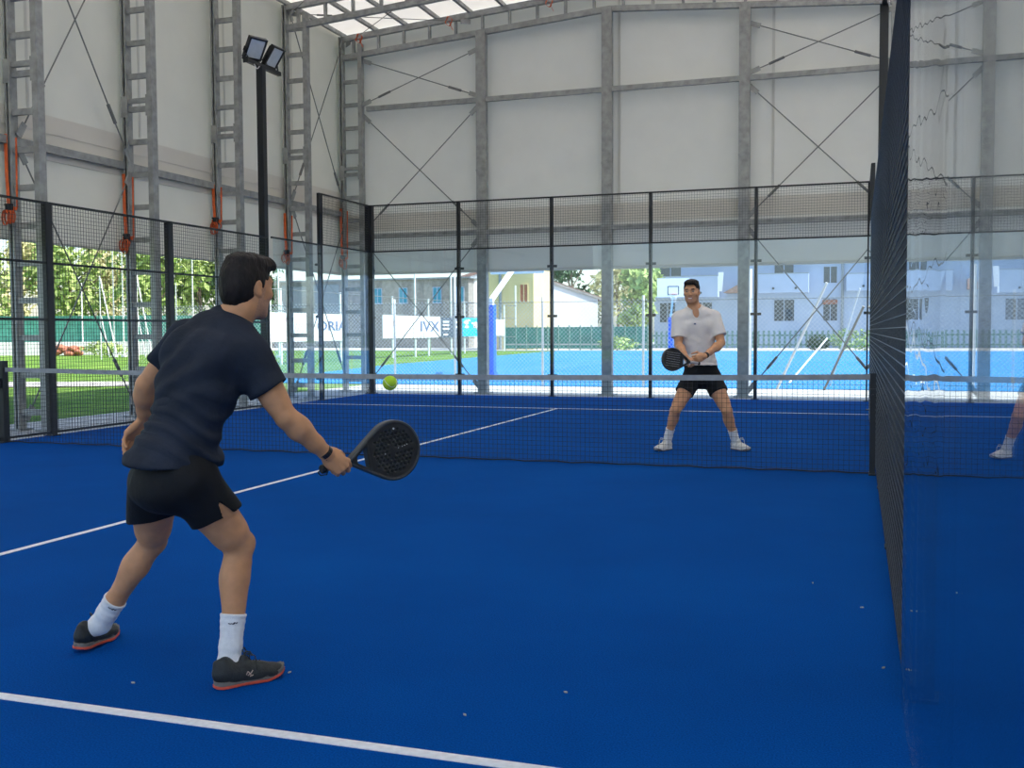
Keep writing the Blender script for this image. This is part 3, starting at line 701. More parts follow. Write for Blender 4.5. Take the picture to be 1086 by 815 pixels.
obj('sunlit_strip', MB().prism([(xat(761.5, Y0-1.5), Y0-1.5, zat(763, 310, Y0)), (xat(765.5, Y0-1.5), Y0-1.5, zat(763, 310, Y0)), (xat(767, Y0-1.5), Y0-1.5, zat(763, 290, Y0)), (xat(761.5, Y0-1.5), Y0-1.5, zat(763, 290, Y0))], (0, .05, 0)), M['banner'], t)  # bright white sheet standing in for a sunlit strip of the facade
pc = MB(); xa_, xb_ = xat(768, Y0-1.2), xat(789, Y0-1.2); zc = zat(778, 311.5, Y0)
pc.prism([(xa_, Y0-2, zc), (xb_, Y0-2, zc), (xb_, Y0-1.9, zc+.75), (xa_+.9, Y0-1.9, zc+.5)], (0, 1.9, 0))
obj('porch_roof', pc, M['tile'], t)
obj('porch_post', MB().cbox((xb_-.2, Y0-1.8, zc/2), (.2, .2, zc)), M['plaster_shade_blue'], t)
# fences at the far end of the outdoor court
FE = 60.0
t = thing('picket_fence', 'grey-green picket fence in front of the apartment block', 'fence', (xat(820, FE), FE, 0))
xa, xb = xat(690, FE), xat(1100, FE)+10
n = 0; x = xa; zt = zat(820, 351, FE)
while x < xb:
    n += 1
    if n <= 95: obj('picket', MB().box((x, FE, .15), (x+.14, FE+.03, zt)), M['picket'], t)
    x += .34
obj('rail', MB().box((xa, FE+.03, .3), (xb, FE+.08, .4)).box((xa, FE+.03, zt-.35), (xb, FE+.08, zt-.25)), M['picket'], t)
t = thing('green_fence', 'dark green screened fence in front of the white house', 'fence', (xat(610, FE), FE, 0))
xa2 = xat(536, FE)
obj('screen', MB().box((xa2, FE+.02, .1), (xa-.1, FE+.05, zat(610, 347, FE))), M['screen'], t)
for i in range(14):
    x = xa2+(xa-.2-xa2)*i/13; obj('fence_post', MB().tube([(x, FE-.03, -.05), (x, FE-.03, zat(610, 345, FE))], .05, 6), M['picket'], t)
obj('rail', MB().box((xa2, FE-.03, .35), (xa, FE+.02, .45)), M['concrete'], t)
# left: low wall, green wind screen
LW = 46.0
wA, wB = Vector((-66, 30, 0)), Vector(tuple(on(284, 380, 'Z', 0)))
wB = Vector((xat(283, 48), 48, 0)); wA = Vector((xat(-120, 40), 40, 0))
t = tag(obj('low_wall', MB().bar(wA+Vector((0, 0, .35)), wB+Vector((0, 0, .35)), .3, .9), M['house_white'], loc=tuple((wA+wB)/2)), 'low white wall at the back of the lawn', 'wall')
t = thing('green_screen_fence', 'green windscreen fence above the low white wall at left', 'fence', tuple((wA+wB)/2))
off = Vector((0, .6, 0))
obj('screen', MB().bar(wA+off+Vector((0, 0, 1.6)), wB+off+Vector((0, 0, 1.6)), .03, 1.75), M['screen'], t)
for i in range(13):
    p_ = wA+(wB-wA)*i/12+off*.8; obj('fence_post', MB().tube([p_, p_+Vector((0, 0, 2.6 if i % 3 else 4.6))], .045, 6), M['white' if i % 3 == 0 else 'picket'], t)
# slanting white goal-like frames on the lawn at left
def frame_at(px0, px1, py0, py1, Y, label):
    x0, x1 = xat(px0, Y), xat(px1, Y); z1 = zat(px0, py0, Y)
    t = thing('white_brace_frame', label, 'brace frame', (x0, Y, 0), 'white frames on the lawn')
    obj('upright', MB().tube([(x0, Y, -.02), (x0, Y, z1)], .035, 8), M['white'], t)
    obj('brace', MB().tube([(x0, Y, z1), (x1, Y-.3, 0.1)], .035, 8).tube([(x0, Y, z1*.55), (x0+(x1-x0)*.55, Y-.2, 0.1)], .03, 8), M['white'], t)
frame_at(107, 128, 293, 380, 34, 'white post with slanting brace on the lawn left of the player')
frame_at(146, 165, 291, 380, 34, 'white post with slanting brace seen through the second lattice column')
for i, px in enumerate((121, 131, 205, 296)):
    x = xat(px, 38); tag(obj('light_mast', MB().tube([(x, 38, 0), (x, 38, 6.5)], [.045, .03], 8).cbox((x, 38, .05), (.25, .25, .1)), M['white'], loc=(x, 38, 0)), 'thin white mast beyond the lawn, %s from the left' % ORD[i], 'mast', 'thin white masts')
x = xat(73, 42); rr = random.Random(5)
hp = MB()
for i in range(16): hp.sphere((x+rr.uniform(-.9, .9), 42+rr.uniform(-.3, .3), .2+rr.uniform(-.1, .25)), rr.uniform(.18, .34), 8, 6, (1.2, 1, .7))
tag(obj('soil_heap', hp, M['flag_red'], loc=(x, 42, 0)), 'low reddish heap against the white wall behind the lawn', 'heap')
# trees
def tree(x, y, h, r, label, m, seed, n=1500, ls=.34, trunk=.16, low=.28):
    rr = np.random.default_rng(seed)
    t = thing('tree', label, 'tree', (x, y, -.05), 'trees outside the hall')
    tk = MB().tube([(x, y, -.1), (x+.1, y, h*.35), (x-.05, y+.1, h*.7)], [trunk, trunk*.75, trunk*.3], 8)
    for i in range(6):
        a = rr.uniform(0, 2*pi); z0 = h*rr.uniform(.25, .5)
        tk.tube([(x, y, z0), (x+math.cos(a)*r*.4, y+math.sin(a)*r*.4, z0+h*.16), (x+math.cos(a)*r*.7, y+math.sin(a)*r*.7, z0+h*.26)], [trunk*.45, trunk*.3, trunk*.12], 6)
    obj('trunk', tk, M['bark'], t)
    lf = MB(); C = []
    for i in range(22):
        a = rr.uniform(0, 2*pi); q = math.sqrt(rr.uniform(0, 1))*r*.72; zz = h*rr.uniform(low, .92)
        C.append((x+math.cos(a)*q, y+math.sin(a)*q, zz, r*rr.uniform(.3, .5)))
    for i in range(n):
        c = C[rr.integers(len(C))]; d = rr.normal(size=3); d /= np.linalg.norm(d); p = np.array(c[:3])+d*c[3]*rr.uniform(.55, 1.05)
        e1 = rr.normal(size=3); e1 /= np.linalg.norm(e1); e2 = np.cross(e1, d+rr.normal(size=3)*.5); e2 /= np.linalg.norm(e2)
        s = ls*rr.uniform(.6, 1.3)
        lf.add([p-e1*s, p-e2*s*.45, p+e1*s, p+e2*s*.45+d*s*.2], [(0, 1, 2, 3)])
    obj('crown', lf, M[m], t)
TL = [(-40, 52, 9, 3.6, 'leaf', 'broad green tree at the far left edge beyond the lawn'), (22, 62, 10, 3.4, 'leaf_pale', 'pale yellowish tree beyond the lawn at the left'),
      (75, 54, 9.5, 3.4, 'leaf', 'green tree beyond the lawn left of the second lattice column'), (118, 63, 10, 3.0, 'leaf_pale', 'pale tree behind the slanting white frames'),
      (160, 54, 9, 3.2, 'leaf', 'green tree behind the second lattice column'), (212, 58, 9.5, 2.9, 'leaf', 'green tree just left of the near player\'s head'), (262, 60, 9, 2.6, 'leaf_dark', 'dark green tree hidden behind the near player\'s head'),
      (606, 98, 12.5, 4.6, 'leaf_dark', 'dark green tree behind the white gabled house'), (655, 92, 11, 3.0, 'leaf_pale', 'pale tree between white house and apartment block'), (676, 64, 6, 1.7, 'leaf', 'small green tree left of the distant hoop')]
for i, (px, y, h, r, m, nm) in enumerate(TL): tree(xat(px, y), y, h, r, nm, m, 40+i, 1700, .34)
def bush(px, y, h, r, m, seed, label):
    rr = np.random.default_rng(seed); x = xat(px, y); lf = MB()
    for i in range(420):
        d = rr.normal(size=3); d /= np.linalg.norm(d); p = np.array((x, y, h*.45))+d*np.array((r, r*.6, h*.5))*rr.uniform(.6, 1)
        e1 = rr.normal(size=3); e1 /= np.linalg.norm(e1); e2 = np.cross(e1, d+.01); s = .14*rr.uniform(.6, 1.3)
        lf.add([p-e1*s, p-e2*s*.5, p+e1*s, p+e2*s*.5], [(0, 1, 2, 3)])
    tag(obj('bush', lf, M[m], loc=(x, y, 0)), label, 'bush', 'bushes at the fences')
bush(110, 41, .9, 1.6, 'leaf', 61, 'low bush against the white wall behind the lawn')
bush(905, 58.5, 1.5, 1.6, 'leaf', 62, 'bush at the picket fence near the edge-on mesh')
bush(868, 58.7, 1.1, .8, 'leaf_dark', 63, 'darker bush left of the one near the edge-on mesh')
bush(655, 58.8, 1.0, 1.5, 'leaf', 64, 'bush at the green fence below the pale tree')

# ------------------------------------------------------------------ bits on the floor
for i, (px, py) in enumerate(((141, 725), (307, 714), (493, 759), (937, 709), (974, 713), (914, 645), (862, 619), (600, 735))):
    p_ = on(px, py, 'Z', 0.002); s = .009; a = i*1.3
    q = [(p_[0]+s*math.cos(a+u)*k, p_[1]+s*math.sin(a+u)*k, .002) for u, k in ((0, 1), (1.2, .5), (pi, .9), (4.4, .45))]
    if i == 4: continue
    tag(obj('leaf_scrap', MB().prism(q, (0, 0, .005)), M['debris'], loc=(p_[0], p_[1], 0)), 'tiny pale scrap on the blue floor %s' % ['left of the near player\'s front foot', 'just right of the front shoe toe', 'above the near service line', 'near the base of the right glass', '', 'beside the right mesh', 'in mid court at right', 'in front of the service line'][i], 'scrap', 'scraps on the floor')
# ball
bp = at(413.6, 406.5, 4.62)
bl = obj('padel_ball', MB().sphere(tuple(bp), .033, 32, 20), M['ball'], loc=tuple(bp), smooth=True)
tag(bl, 'bright yellow-green ball in flight above the racket', 'ball')
sm = MB(); sm.tube([tuple(bp+np.array((.0333*math.cos(u)*math.cos(.55*math.sin(2*u)), .0333*math.sin(u)*math.cos(.55*math.sin(2*u)), .0333*math.sin(.55*math.sin(2*u))))) for u in [2*pi*k/48 for k in range(49)]], .0009, 5)
obj('seam', sm, M['white'], bl)

# ------------------------------------------------------------------ light
SUN_EL, SUN_AZ = math.radians(52), math.radians(-2)      # azimuth from +X towards +Y
sv = Vector((math.cos(SUN_EL)*math.cos(SUN_AZ), math.cos(SUN_EL)*math.sin(SUN_AZ), math.sin(SUN_EL)))
sd = bpy.data.lights.new('sun', 'SUN'); sd.energy = 4.2; sd.angle = .009; sd.color = (1, .965, .90)
so = bpy.data.objects.new('sun', sd); COL.objects.link(so); so.rotation_euler = sv.to_track_quat('Z', 'Y').to_euler()
w = bpy.data.worlds.new('sky'); SC.world = w; w.use_nodes = True; nt = w.node_tree; nt.nodes.clear()
sk = nt.nodes.new('ShaderNodeTexSky'); sk.sky_type = 'NISHITA'; sk.sun_disc = False; sk.sun_elevation = SUN_EL; sk.sun_rotation = pi/2-SUN_AZ
sk.air_density = 1.0; sk.dust_density = 1.6; sk.ozone_density = 1.0
bg = nt.nodes.new('ShaderNodeBackground'); bg.inputs['Strength'].default_value = .20
out = nt.nodes.new('ShaderNodeOutputWorld'); nt.links.new(sk.outputs[0], bg.inputs[0]); nt.links.new(bg.outputs[0], out.inputs[0])
vs = SC.view_settings; vs.view_transform = 'Standard'; vs.look = 'None'; vs.gamma = 1; vs.exposure = 0.92; vs.use_curve_mapping = False
SC.cycles.max_bounces = 10; SC.cycles.diffuse_bounces = 5; SC.cycles.glossy_bounces = 5; SC.cycles.transparent_max_bounces = 40; SC.cycles.transmission_bounces = 8
SC.cycles.sample_clamp_indirect = 6
# ------------------------------------------------------------------ smooth distance-field modelling for figures, clothes, shoes, rackets
def nrm(v): v = np.asarray(v, float); return v/np.linalg.norm(v)
class Pr:
    def __init__(s, f, lo, hi, k=.02, op='+'): s.f = f; s.lo = np.asarray(lo)-.0; s.hi = np.asarray(hi); s.k = k; s.op = op
def rcone(a, b, ra, rb, k=.02, op='+'):
    a = np.asarray(a, float); b = np.asarray(b, float); ab = b-a; L2 = max(ab@ab, 1e-12); m = max(ra, rb)
    def f(P):
        t = np.clip(((P-a)@ab)/L2, 0, 1)
        q = P-a-t[:, None]*ab
        return np.sqrt((q*q).sum(1))-(ra+(rb-ra)*t)
    return Pr(f, np.minimum(a, b)-m, np.maximum(a, b)+m, k, op)
def capped(p, f2):
    return Pr(lambda P: np.maximum(p.f(P), f2(P)), p.lo, p.hi, p.k)
def chain(pts, rs, k=.015): return [rcone(pts[i], pts[i+1], rs[i], rs[i+1], k) for i in range(len(pts)-1)]
def ell(c, axes, rad, k=.02, op='+'):
    c = np.asarray(c, float); A = np.array([nrm(x) for x in axes]); R = np.asarray(rad, float); m = R.max()
    def f(P):
        q = (P-c)@A.T/R
        n = np.sqrt((q*q).sum(1)); g = np.sqrt(((q/R)**2).sum(1))
        return n*(n-1)/np.maximum(g, 1e-6)
    return Pr(f, c-m, c+m, k, op)
def loft(secs, k=.02, p=2.0, grow=0.0):
    """sections: (centre, side axis, half width, half depth)"""
    C = [np.asarray(s[0], float) for s in secs]; m = max(max(s[2], s[3]) for s in secs)+grow
    def f(P):
        out = np.full(len(P), 9.0)
        for i in range(len(secs)-1):
            a, b = C[i], C[i+1]; ab = b-a; t = np.clip(((P-a)@ab)/(ab@ab), 0, 1)
            q = P-a-t[:, None]*ab; w = nrm(ab)
            u0 = nrm(secs[i][1]-w*(secs[i][1]@w)); u1 = nrm(secs[i+1][1]-w*(secs[i+1][1]@w)); um = u0+(u1-u0)*.5
            U = u0+(u1-u0)*t[:, None]; U /= np.linalg.norm(U, axis=1)[:, None]; V = np.cross(w, U)
            wu = secs[i][2]+(secs[i+1][2]-secs[i][2])*t+grow; wv = secs[i][3]+(secs[i+1][3]-secs[i][3])*t+grow
            qu = np.abs((q*U).sum(1)/wu); qv = np.abs((q*V).sum(1)/wv); qw = np.abs((q@w)/np.minimum(wu, wv))
            n = (qu**p+qv**p+qw**p)**(1/p)
            g = np.sqrt((qu/wu)**2+(qv/wv)**2+(qw/np.minimum(wu, wv))**2)
            out = np.minimum(out, np.where(n > .3, n*(n-1)/np.maximum(g, 1e-6), (n-1)*np.minimum(wu, wv)))
        return out
    cs = np.array(C); return Pr(f, cs.min(0)-m, cs.max(0)+m, k)
def smin(a, b, k):
    h = np.maximum(k-np.abs(a-b), 0)/k
    return np.minimum(a, b)-h*h*k*.25
def field(prims, P, lo=None, hi=None, pad=.06):
    d = np.full(len(P), .5)
    for p in prims:
        if lo is not None and (np.any(p.lo-pad > hi) or np.any(p.hi+pad < lo)): continue
        if p.op == '+': d = smin(d, p.f(P), p.k)
        else: d = -smin(-d, p.f(P), p.k)
    return d
def mesher(prims, h, post=None, pad=.03, bounds=None):
    """surface nets over the blocks that the surface crosses"""
    if bounds is None:
        lo = np.min([p.lo for p in prims if p.op == '+'], 0)-pad; hi = np.max([p.hi for p in prims if p.op == '+'], 0)+pad
    else: lo, hi = np.array(bounds[0], float), np.array(bounds[1], float)
    B = 12
    nb = np.ceil((hi-lo)/(h*B)).astype(int); n = nb*B+1
    G = np.full(n, .5, np.float32)
    loc = np.stack(np.meshgrid(*[np.arange(B+1)]*3, indexing='ij'), -1).reshape(-1, 3)
    def ev(P, a, b):
        d = field(prims, P, a, b)
        return post(d, P) if post else d
    S = 4; diag = h*B*.87
    for I in range(0, nb[0], S):
        for J in range(0, nb[1], S):
            for K in range(0, nb[2], S):
                ii = np.stack(np.meshgrid(np.arange(I, min(I+S, nb[0])), np.arange(J, min(J+S, nb[1])), np.arange(K, min(K+S, nb[2])), indexing='ij'), -1).reshape(-1, 3)
                a = lo+ii.min(0)*B*h; b = lo+(ii.max(0)+1)*B*h
                c = lo+(ii+.5)*B*h
                d = ev(c, a, b)
                for q, dc in zip(ii, d):
                    o = q*B
                    if abs(dc) > diag*1.35+.012:
                        G[o[0]:o[0]+B+1, o[1]:o[1]+B+1, o[2]:o[2]+B+1] = np.where(G[o[0]:o[0]+B+1, o[1]:o[1]+B+1, o[2]:o[2]+B+1] == .5, np.float32(dc), G[o[0]:o[0]+B+1, o[1]:o[1]+B+1, o[2]:o[2]+B+1])
                near = ii[np.abs(d) <= diag*1.35+.012]
                if len(near):
                    P = (lo+(near[:, None, :]*B+loc[None])*h).reshape(-1, 3)
                    v = ev(P, a, b).reshape(len(near), B+1, B+1, B+1)
                    for q, vv in zip(near, v):
                        o = q*B; G[o[0]:o[0]+B+1, o[1]:o[1]+B+1, o[2]:o[2]+B+1] = vv
    ins = G < 0
    sl = lambda A, c: A[c[0]:A.shape[0]-1+c[0], c[1]:A.shape[1]-1+c[1], c[2]:A.shape[2]-1+c[2]]
    cs = [(x, y, z) for x in (0, 1) for y in (0, 1) for z in (0, 1)]
    cnt = sum(sl(ins, c).astype(np.uint8) for c in cs)
    act = np.argwhere((cnt > 0) & (cnt < 8))
    vid = np.full(np.array(G.shape)-1, -1, np.int32); vid[tuple(act.T)] = np.arange(len(act))
    acc = np.zeros((len(act), 3)); num = np.zeros(len(act))
    for ax in range(3):
        e = np.eye(3, dtype=int)[ax]
        for c in cs:
            if c[ax]: continue
            p0 = act+np.array(c); p1 = p0+e
            g0 = G[tuple(p0.T)]; g1 = G[tuple(p1.T)]; m = (g0 < 0) != (g1 < 0)
            t = np.where(m, g0/np.where(m, g0-g1, 1), 0)
            acc += np.where(m[:, None], p0+t[:, None]*e, 0); num += m
    V = lo+acc/num[:, None]*h
    F = []
    for ax in range(3):
        e = np.eye(3, dtype=int)[ax]; u = np.eye(3, dtype=int)[(ax+1) % 3]; w = np.eye(3, dtype=int)[(ax+2) % 3]
        A = ins[:-1 if ax == 0 else None, :-1 if ax == 1 else None, :-1 if ax == 2 else None]
        Bq = ins[1 if ax == 0 else 0:, 1 if ax == 1 else 0:, 1 if ax == 2 else 0:]
        ed = np.argwhere(A != Bq)
        ok = (ed[:, (ax+1) % 3] > 0) & (ed[:, (ax+2) % 3] > 0) & (ed[:, (ax+1) % 3] < G.shape[(ax+1) % 3]-1) & (ed[:, (ax+2) % 3] < G.shape[(ax+2) % 3]-1)
        ed = ed[ok]; flip = ~ins[tuple(ed.T)]
        q = np.stack([vid[tuple((ed-u-w).T)], vid[tuple((ed-w).T)], vid[tuple(ed.T)], vid[tuple((ed-u).T)]], 1)
        q[flip] = q[flip][:, ::-1]; F.append(q)
    F = np.concatenate(F); F = F[(F >= 0).all(1)]
    return V, F
def smooth_mesh(V, F, it=1, lam=.5):
    for _ in range(it):
        s = np.zeros_like(V); c = np.zeros(len(V))
        for i in range(4):
            a, b = F[:, i], F[:, (i+1) % 4]
            np.add.at(s, a, V[b]); np.add.at(c, a, 1); np.add.at(s, b, V[a]); np.add.at(c, b, 1)
        V = V+lam*(s/np.maximum(c, 1)[:, None]-V)
    return V
def mesh_obj(name, V, F, ms, parent=None, mi=None, loc=(0, 0, 0)):
    base = np.array(world_of(parent)) if parent is not None else np.array(loc, float)
    me = bpy.data.meshes.new(name)
    V = (V-base).astype(np.float32)
    me.vertices.add(len(V)); me.vertices.foreach_set('co', V.ravel())
    me.loops.add(len(F)*4); me.loops.foreach_set('vertex_index', F.ravel().astype(np.int32))
    me.polygons.add(len(F)); me.polygons.foreach_set('loop_start', np.arange(0, len(F)*4, 4, dtype=np.int32)); me.polygons.foreach_set('loop_total', np.full(len(F), 4, np.int32))
    for k in (ms if isinstance(ms, list) else [ms]): me.materials.append(k)
    if mi is not None: me.polygons.foreach_set('material_index', mi.astype(np.int32))
    me.polygons.foreach_set('use_smooth', np.ones(len(F), bool))
    me.update(); me.validate()
    o = bpy.data.objects.new(name, me); COL.objects.link(o)
    if parent is not None: o.parent = parent
    else: o.location = base
    return o
def sdf_obj(name, prims, h, m, parent=None, post=None, it=1, bounds=None, disp=None, loc=(0, 0, 0)):
    V, F = mesher(prims, h, post, bounds=bounds)
    V = smooth_mesh(V, F, it)
    if disp is not None: V = disp(V, F)
    return mesh_obj(name, V, F, m, parent, loc=loc)
def vnormals(V, F):
    n = np.cross(V[F[:, 2]]-V[F[:, 0]], V[F[:, 3]]-V[F[:, 1]]); N = np.zeros_like(V)
    for i in range(4): np.add.at(N, F[:, i], n)
    return N/np.maximum(np.linalg.norm(N, axis=1), 1e-9)[:, None]
def wob(P, seed, f, oct=3):
    """cheap smooth noise from summed sines"""
    r = np.random.default_rng(seed); s = np.zeros(len(P)); a = 1.0
    for o in range(oct):
        for _ in range(3):
            d = r.normal(size=3); d /= np.linalg.norm(d); s += a*np.sin((P@d)*f+r.uniform(0, 6.3)+1.5*np.sin((P@np.roll(d, 1))*f*.6+r.uniform(0, 6)))
        f *= 1.9; a *= .55
    return s/4

M['skin'] = mat('skin', (.58, .28, .135), .55, var=.10, scale=18, bump=.08, bscale=240, spec=.35)
M['skin_far'] = mat('skin_tan', (.60, .305, .165), .55, var=.10, scale=18, bump=.08, bscale=240, spec=.35)
M['lip'] = mat('lips', (.45, .18, .13), .5, var=.05)
M['stubble'] = mat('stubble', (.50, .26, .15), .7, var=.15, scale=160)
M['brow'] = mat('brow_hair', (.018, .012, .010), .7)
M['eye'] = mat('eye_white', (.42, .36, .33), .2, var=.02)
M['iris'] = mat('iris', (.03, .018, .012), .15, var=.1)
M['teeth'] = mat('teeth', (.75, .72, .66), .35, var=.02)
M['hair'] = mat('dark_hair', (.0135, .0095, .008), .6, var=.5, scale=30, bump=.9, bscale=70, stretch=(1, 1, .35), spec=.25)
M['navy_shirt'] = mat('navy_shirt', (.0170, .023, .037), .8, var=.25, scale=7, bump=.25, bscale=45, spec=.2)
M['black_shorts'] = mat('black_shorts', (.0065, .007, .0085), .75, var=.3, scale=8, bump=.3, bscale=30, spec=.25)
M['white_shirt'] = mat('white_shirt', (.80, .745, .71), .85, var=.05, scale=8, bump=.25, bscale=40, spec=.2)
M['sock'] = mat('white_sock', (.76, .75, .75), .9, var=.05, scale=60, bump=.4, bscale=300)
M['shoe'] = mat('shoe_black', (.014, .017, .018), .6, var=.4, scale=40, bump=.3, bscale=200)
M['shoe_white'] = mat('shoe_white', (.66, .64, .60), .6, var=.2, scale=30)
M['midsole'] = mat('midsole_grey', (.17, .15, .13), .6, var=.15)
M['outsole'] = mat('outsole_orange', (.60, .085, .045), .6, var=.15)
M['racket'] = mat('racket_black', (.012, .012, .013), .5, var=.3, scale=30)
M['racket_rim'] = mat('racket_rim', (.045, .048, .05), .35, var=.2)
M['grip'] = mat('pale_grip', (.48, .44, .44), .75, var=.1, scale=50, bump=.5)
M['print'] = mat('racket_print', (.06, .065, .07), .5)
M['print_white'] = mat('print_white', (.62, .62, .62), .5)
M['bronze'] = mat('bronze_mark', (.42, .30, .25), .45)

def hand_prims(wr, D, I, N, curls, thumb, s=1.0, spread=0.0):
    """palm, four fingers bent at three joints, thumb leaving the side of the palm; D wrist to knuckles, I towards the index side, N out of the palm"""
    D = nrm(D); I = nrm(I-D*(I@D)); N = nrm(N-D*(N@D)-I*(N@I)); out = []
    kn = [wr+s*(D*l+I*x-N*z) for l, x, z in ((.086, .031, .000), (.090, .011, .004), (.085, -.010, .003), (.077, -.029, -.002))]
    for q in kn: out.append(rcone(wr+(q-wr)*.12, q, .0140*s, .0120*s, .008*s))
    out.append(ell(wr+s*(D*.05+N*.004), (I, D, N), (.039*s, .046*s, .016*s), .012*s))
    out.append(ell(wr+s*(D*.034+I*.026+N*.012), (D+I*.4, I, N), (.034*s, .019*s, .017*s), .012*s))
    out.append(ell(wr+s*(D*.04-I*.028+N*.010), (D, I, N), (.036*s, .014*s, .014*s), .012*s))
    L = ((.043, .026, .021), (.047, .029, .022), (.043, .027, .021), (.034, .021, .019))
    for i in range(4):
        p = kn[i]; ang = 0; base = nrm(D+I*spread*(1.5-i))
        for j in range(3):
            ang += curls[i][j]; d = base*math.cos(ang)+N*math.sin(ang); r0 = (.0098, .0088, .0078)[j]*s*(.9 if i == 3 else 1); r1 = (.0088, .0078, .0066)[j]*s*(.9 if i == 3 else 1)
            q = p+d*L[i][j]*s; out.append(rcone(p, q, r0, r1, .005*s)); p = q
    b = wr+s*(D*.03+I*.03+N*.012); m = b+s*nrm(thumb[0])*.042; t = m+s*nrm(thumb[1])*.032; e = t+s*nrm(thumb[2])*.026
    out += [rcone(b, m, .0155*s, .0115*s, .010*s), rcone(m, t, .0112*s, .0098*s, .004*s), rcone(t, e, .0098*s, .0078*s, .004*s)]
    return out
def head_prims(c, hf, hu, neck, s=1.0, smile=False):
    hr = np.cross(hf, hu); L = lambda r, f, u: c+s*(hr*r+hf*f+hu*u); ax = (hr, hf, hu); E = []
    E.append(ell(L(0, -.014, .026), ax, np.array((.077, .098, .089))*s, .02))
    E.append(ell(L(0, .034, -.018), ax, np.array((.066, .060, .086))*s, .03))
    E.append(ell(L(0, .030, -.066), ax, np.array((.055, .058, .050))*s, .03))
    E.append(rcone(L(-.012, .073, -.100), L(.012, .073, -.100), .019*s, .019*s, .025))
    for q in (-1, 1):
        E.append(rcone(L(q*.052, -.004, -.052), L(q*.03, .055, -.095), .016*s, .014*s, .03))
        E.append(ell(L(q*.046, .060, -.022), ax, np.array((.022, .022, .018))*s, .025))
    E.append(rcone(L(-.036, .079, .026), L(.036, .079, .026), .0125*s, .0125*s, .02))
    E.append(rcone(L(0, .088, .012), L(0, .111, -.030), .0085*s, .0125*s, .012))
    for q in (-1, 1): E.append(rcone(L(q*.011, .098, -.034), L(q*.011, .094, -.034), .0085*s, .0085*s, .006))
    E.append(rcone(L(-.020, .083, -.061), L(.020, .083, -.061), .0085*s, .0085*s, .008))
    E.append(rcone(L(-.016, .082, -.073), L(.016, .082, -.073), .0085*s, .0085*s, .008))
    for q in (-1, 1):
        E.append(ell(L(q*.032, .097, .004), ax, np.array((.019, .014, .011))*s, .012, '-'))
        E.append(ell(L(q*.032, .076, .003), ax, np.array((.0135, .0135, .0115))*s, .002))
        e = nrm(hf*-.35+hr*q*1.0)
        E.append(ell(L(q*.079, -.012, -.006), (e, nrm(hf+hr*q*.35), nrm(hu-hf*.18)), np.array((.0070, .0165, .028))*s, .008))
        E.append(ell(L(q*.077, .0, -.030), ax, np.array((.008, .010, .012))*s, .008))
        E.append(ell(L(q*.087, -.006, -.004), (e, nrm(hf+hr*q*.35), hu), np.array((.006, .009, .017))*s, .005, '-'))
    E += chain([L(0, -.020, -.045), L(0, -.022, -.09), neck], [.056*s, .055*s, .062*s], .03)
    return E
def face_slots(V, F, c, hf, hu, s=1.0, beard=True, smile=False):
    """material slots 0 skin 1 lips 2 brows 3 eye 4 iris 5 stubble 6 teeth, by place on the face"""
    hr = np.cross(hf, hu); q = (V[F].mean(1)-c)/s; r, f, u = q@hr, q@hf, q@hu; a = np.abs(r); mi = np.zeros(len(F), int)
    near = (np.abs(u) < .15) & (a < .1) & (f > -.1) & (f < .15)
    if beard: mi[near & (u < -.038-.25*np.maximum(.06-f, 0)) & (u > -.125) & (f > .0) & ~((a < .012) & (u > -.05))] = 5
    if beard: mi[near & (a > .058) & (f > .002) & (f < .03) & (u < .0) & (u > -.07)] = 5
    mi[near & (f > .072) & (u > -.081) & (u < -.054) & (a < .026-.5*np.abs(u+.067))] = 1
    if smile: mi[near & (f > .072) & (np.abs(u+.067) < .0042) & (a < .019)] = 6
    mi[near & (f > .06) & (np.abs(u-.0265-.12*(.034-a)*0+.25*np.maximum(a-.038, 0)) < .0058) & (a > .013) & (a < .052)] = 2
    e = ((a-.032)/.0128)**2+((u-.003)/.0068)**2 < 1
    mi[near & e & (f > .06)] = 3; mi[near & (f > .06) & ((a-.032)**2+(u-.003)**2 < .0058**2)] = 4
    return mi
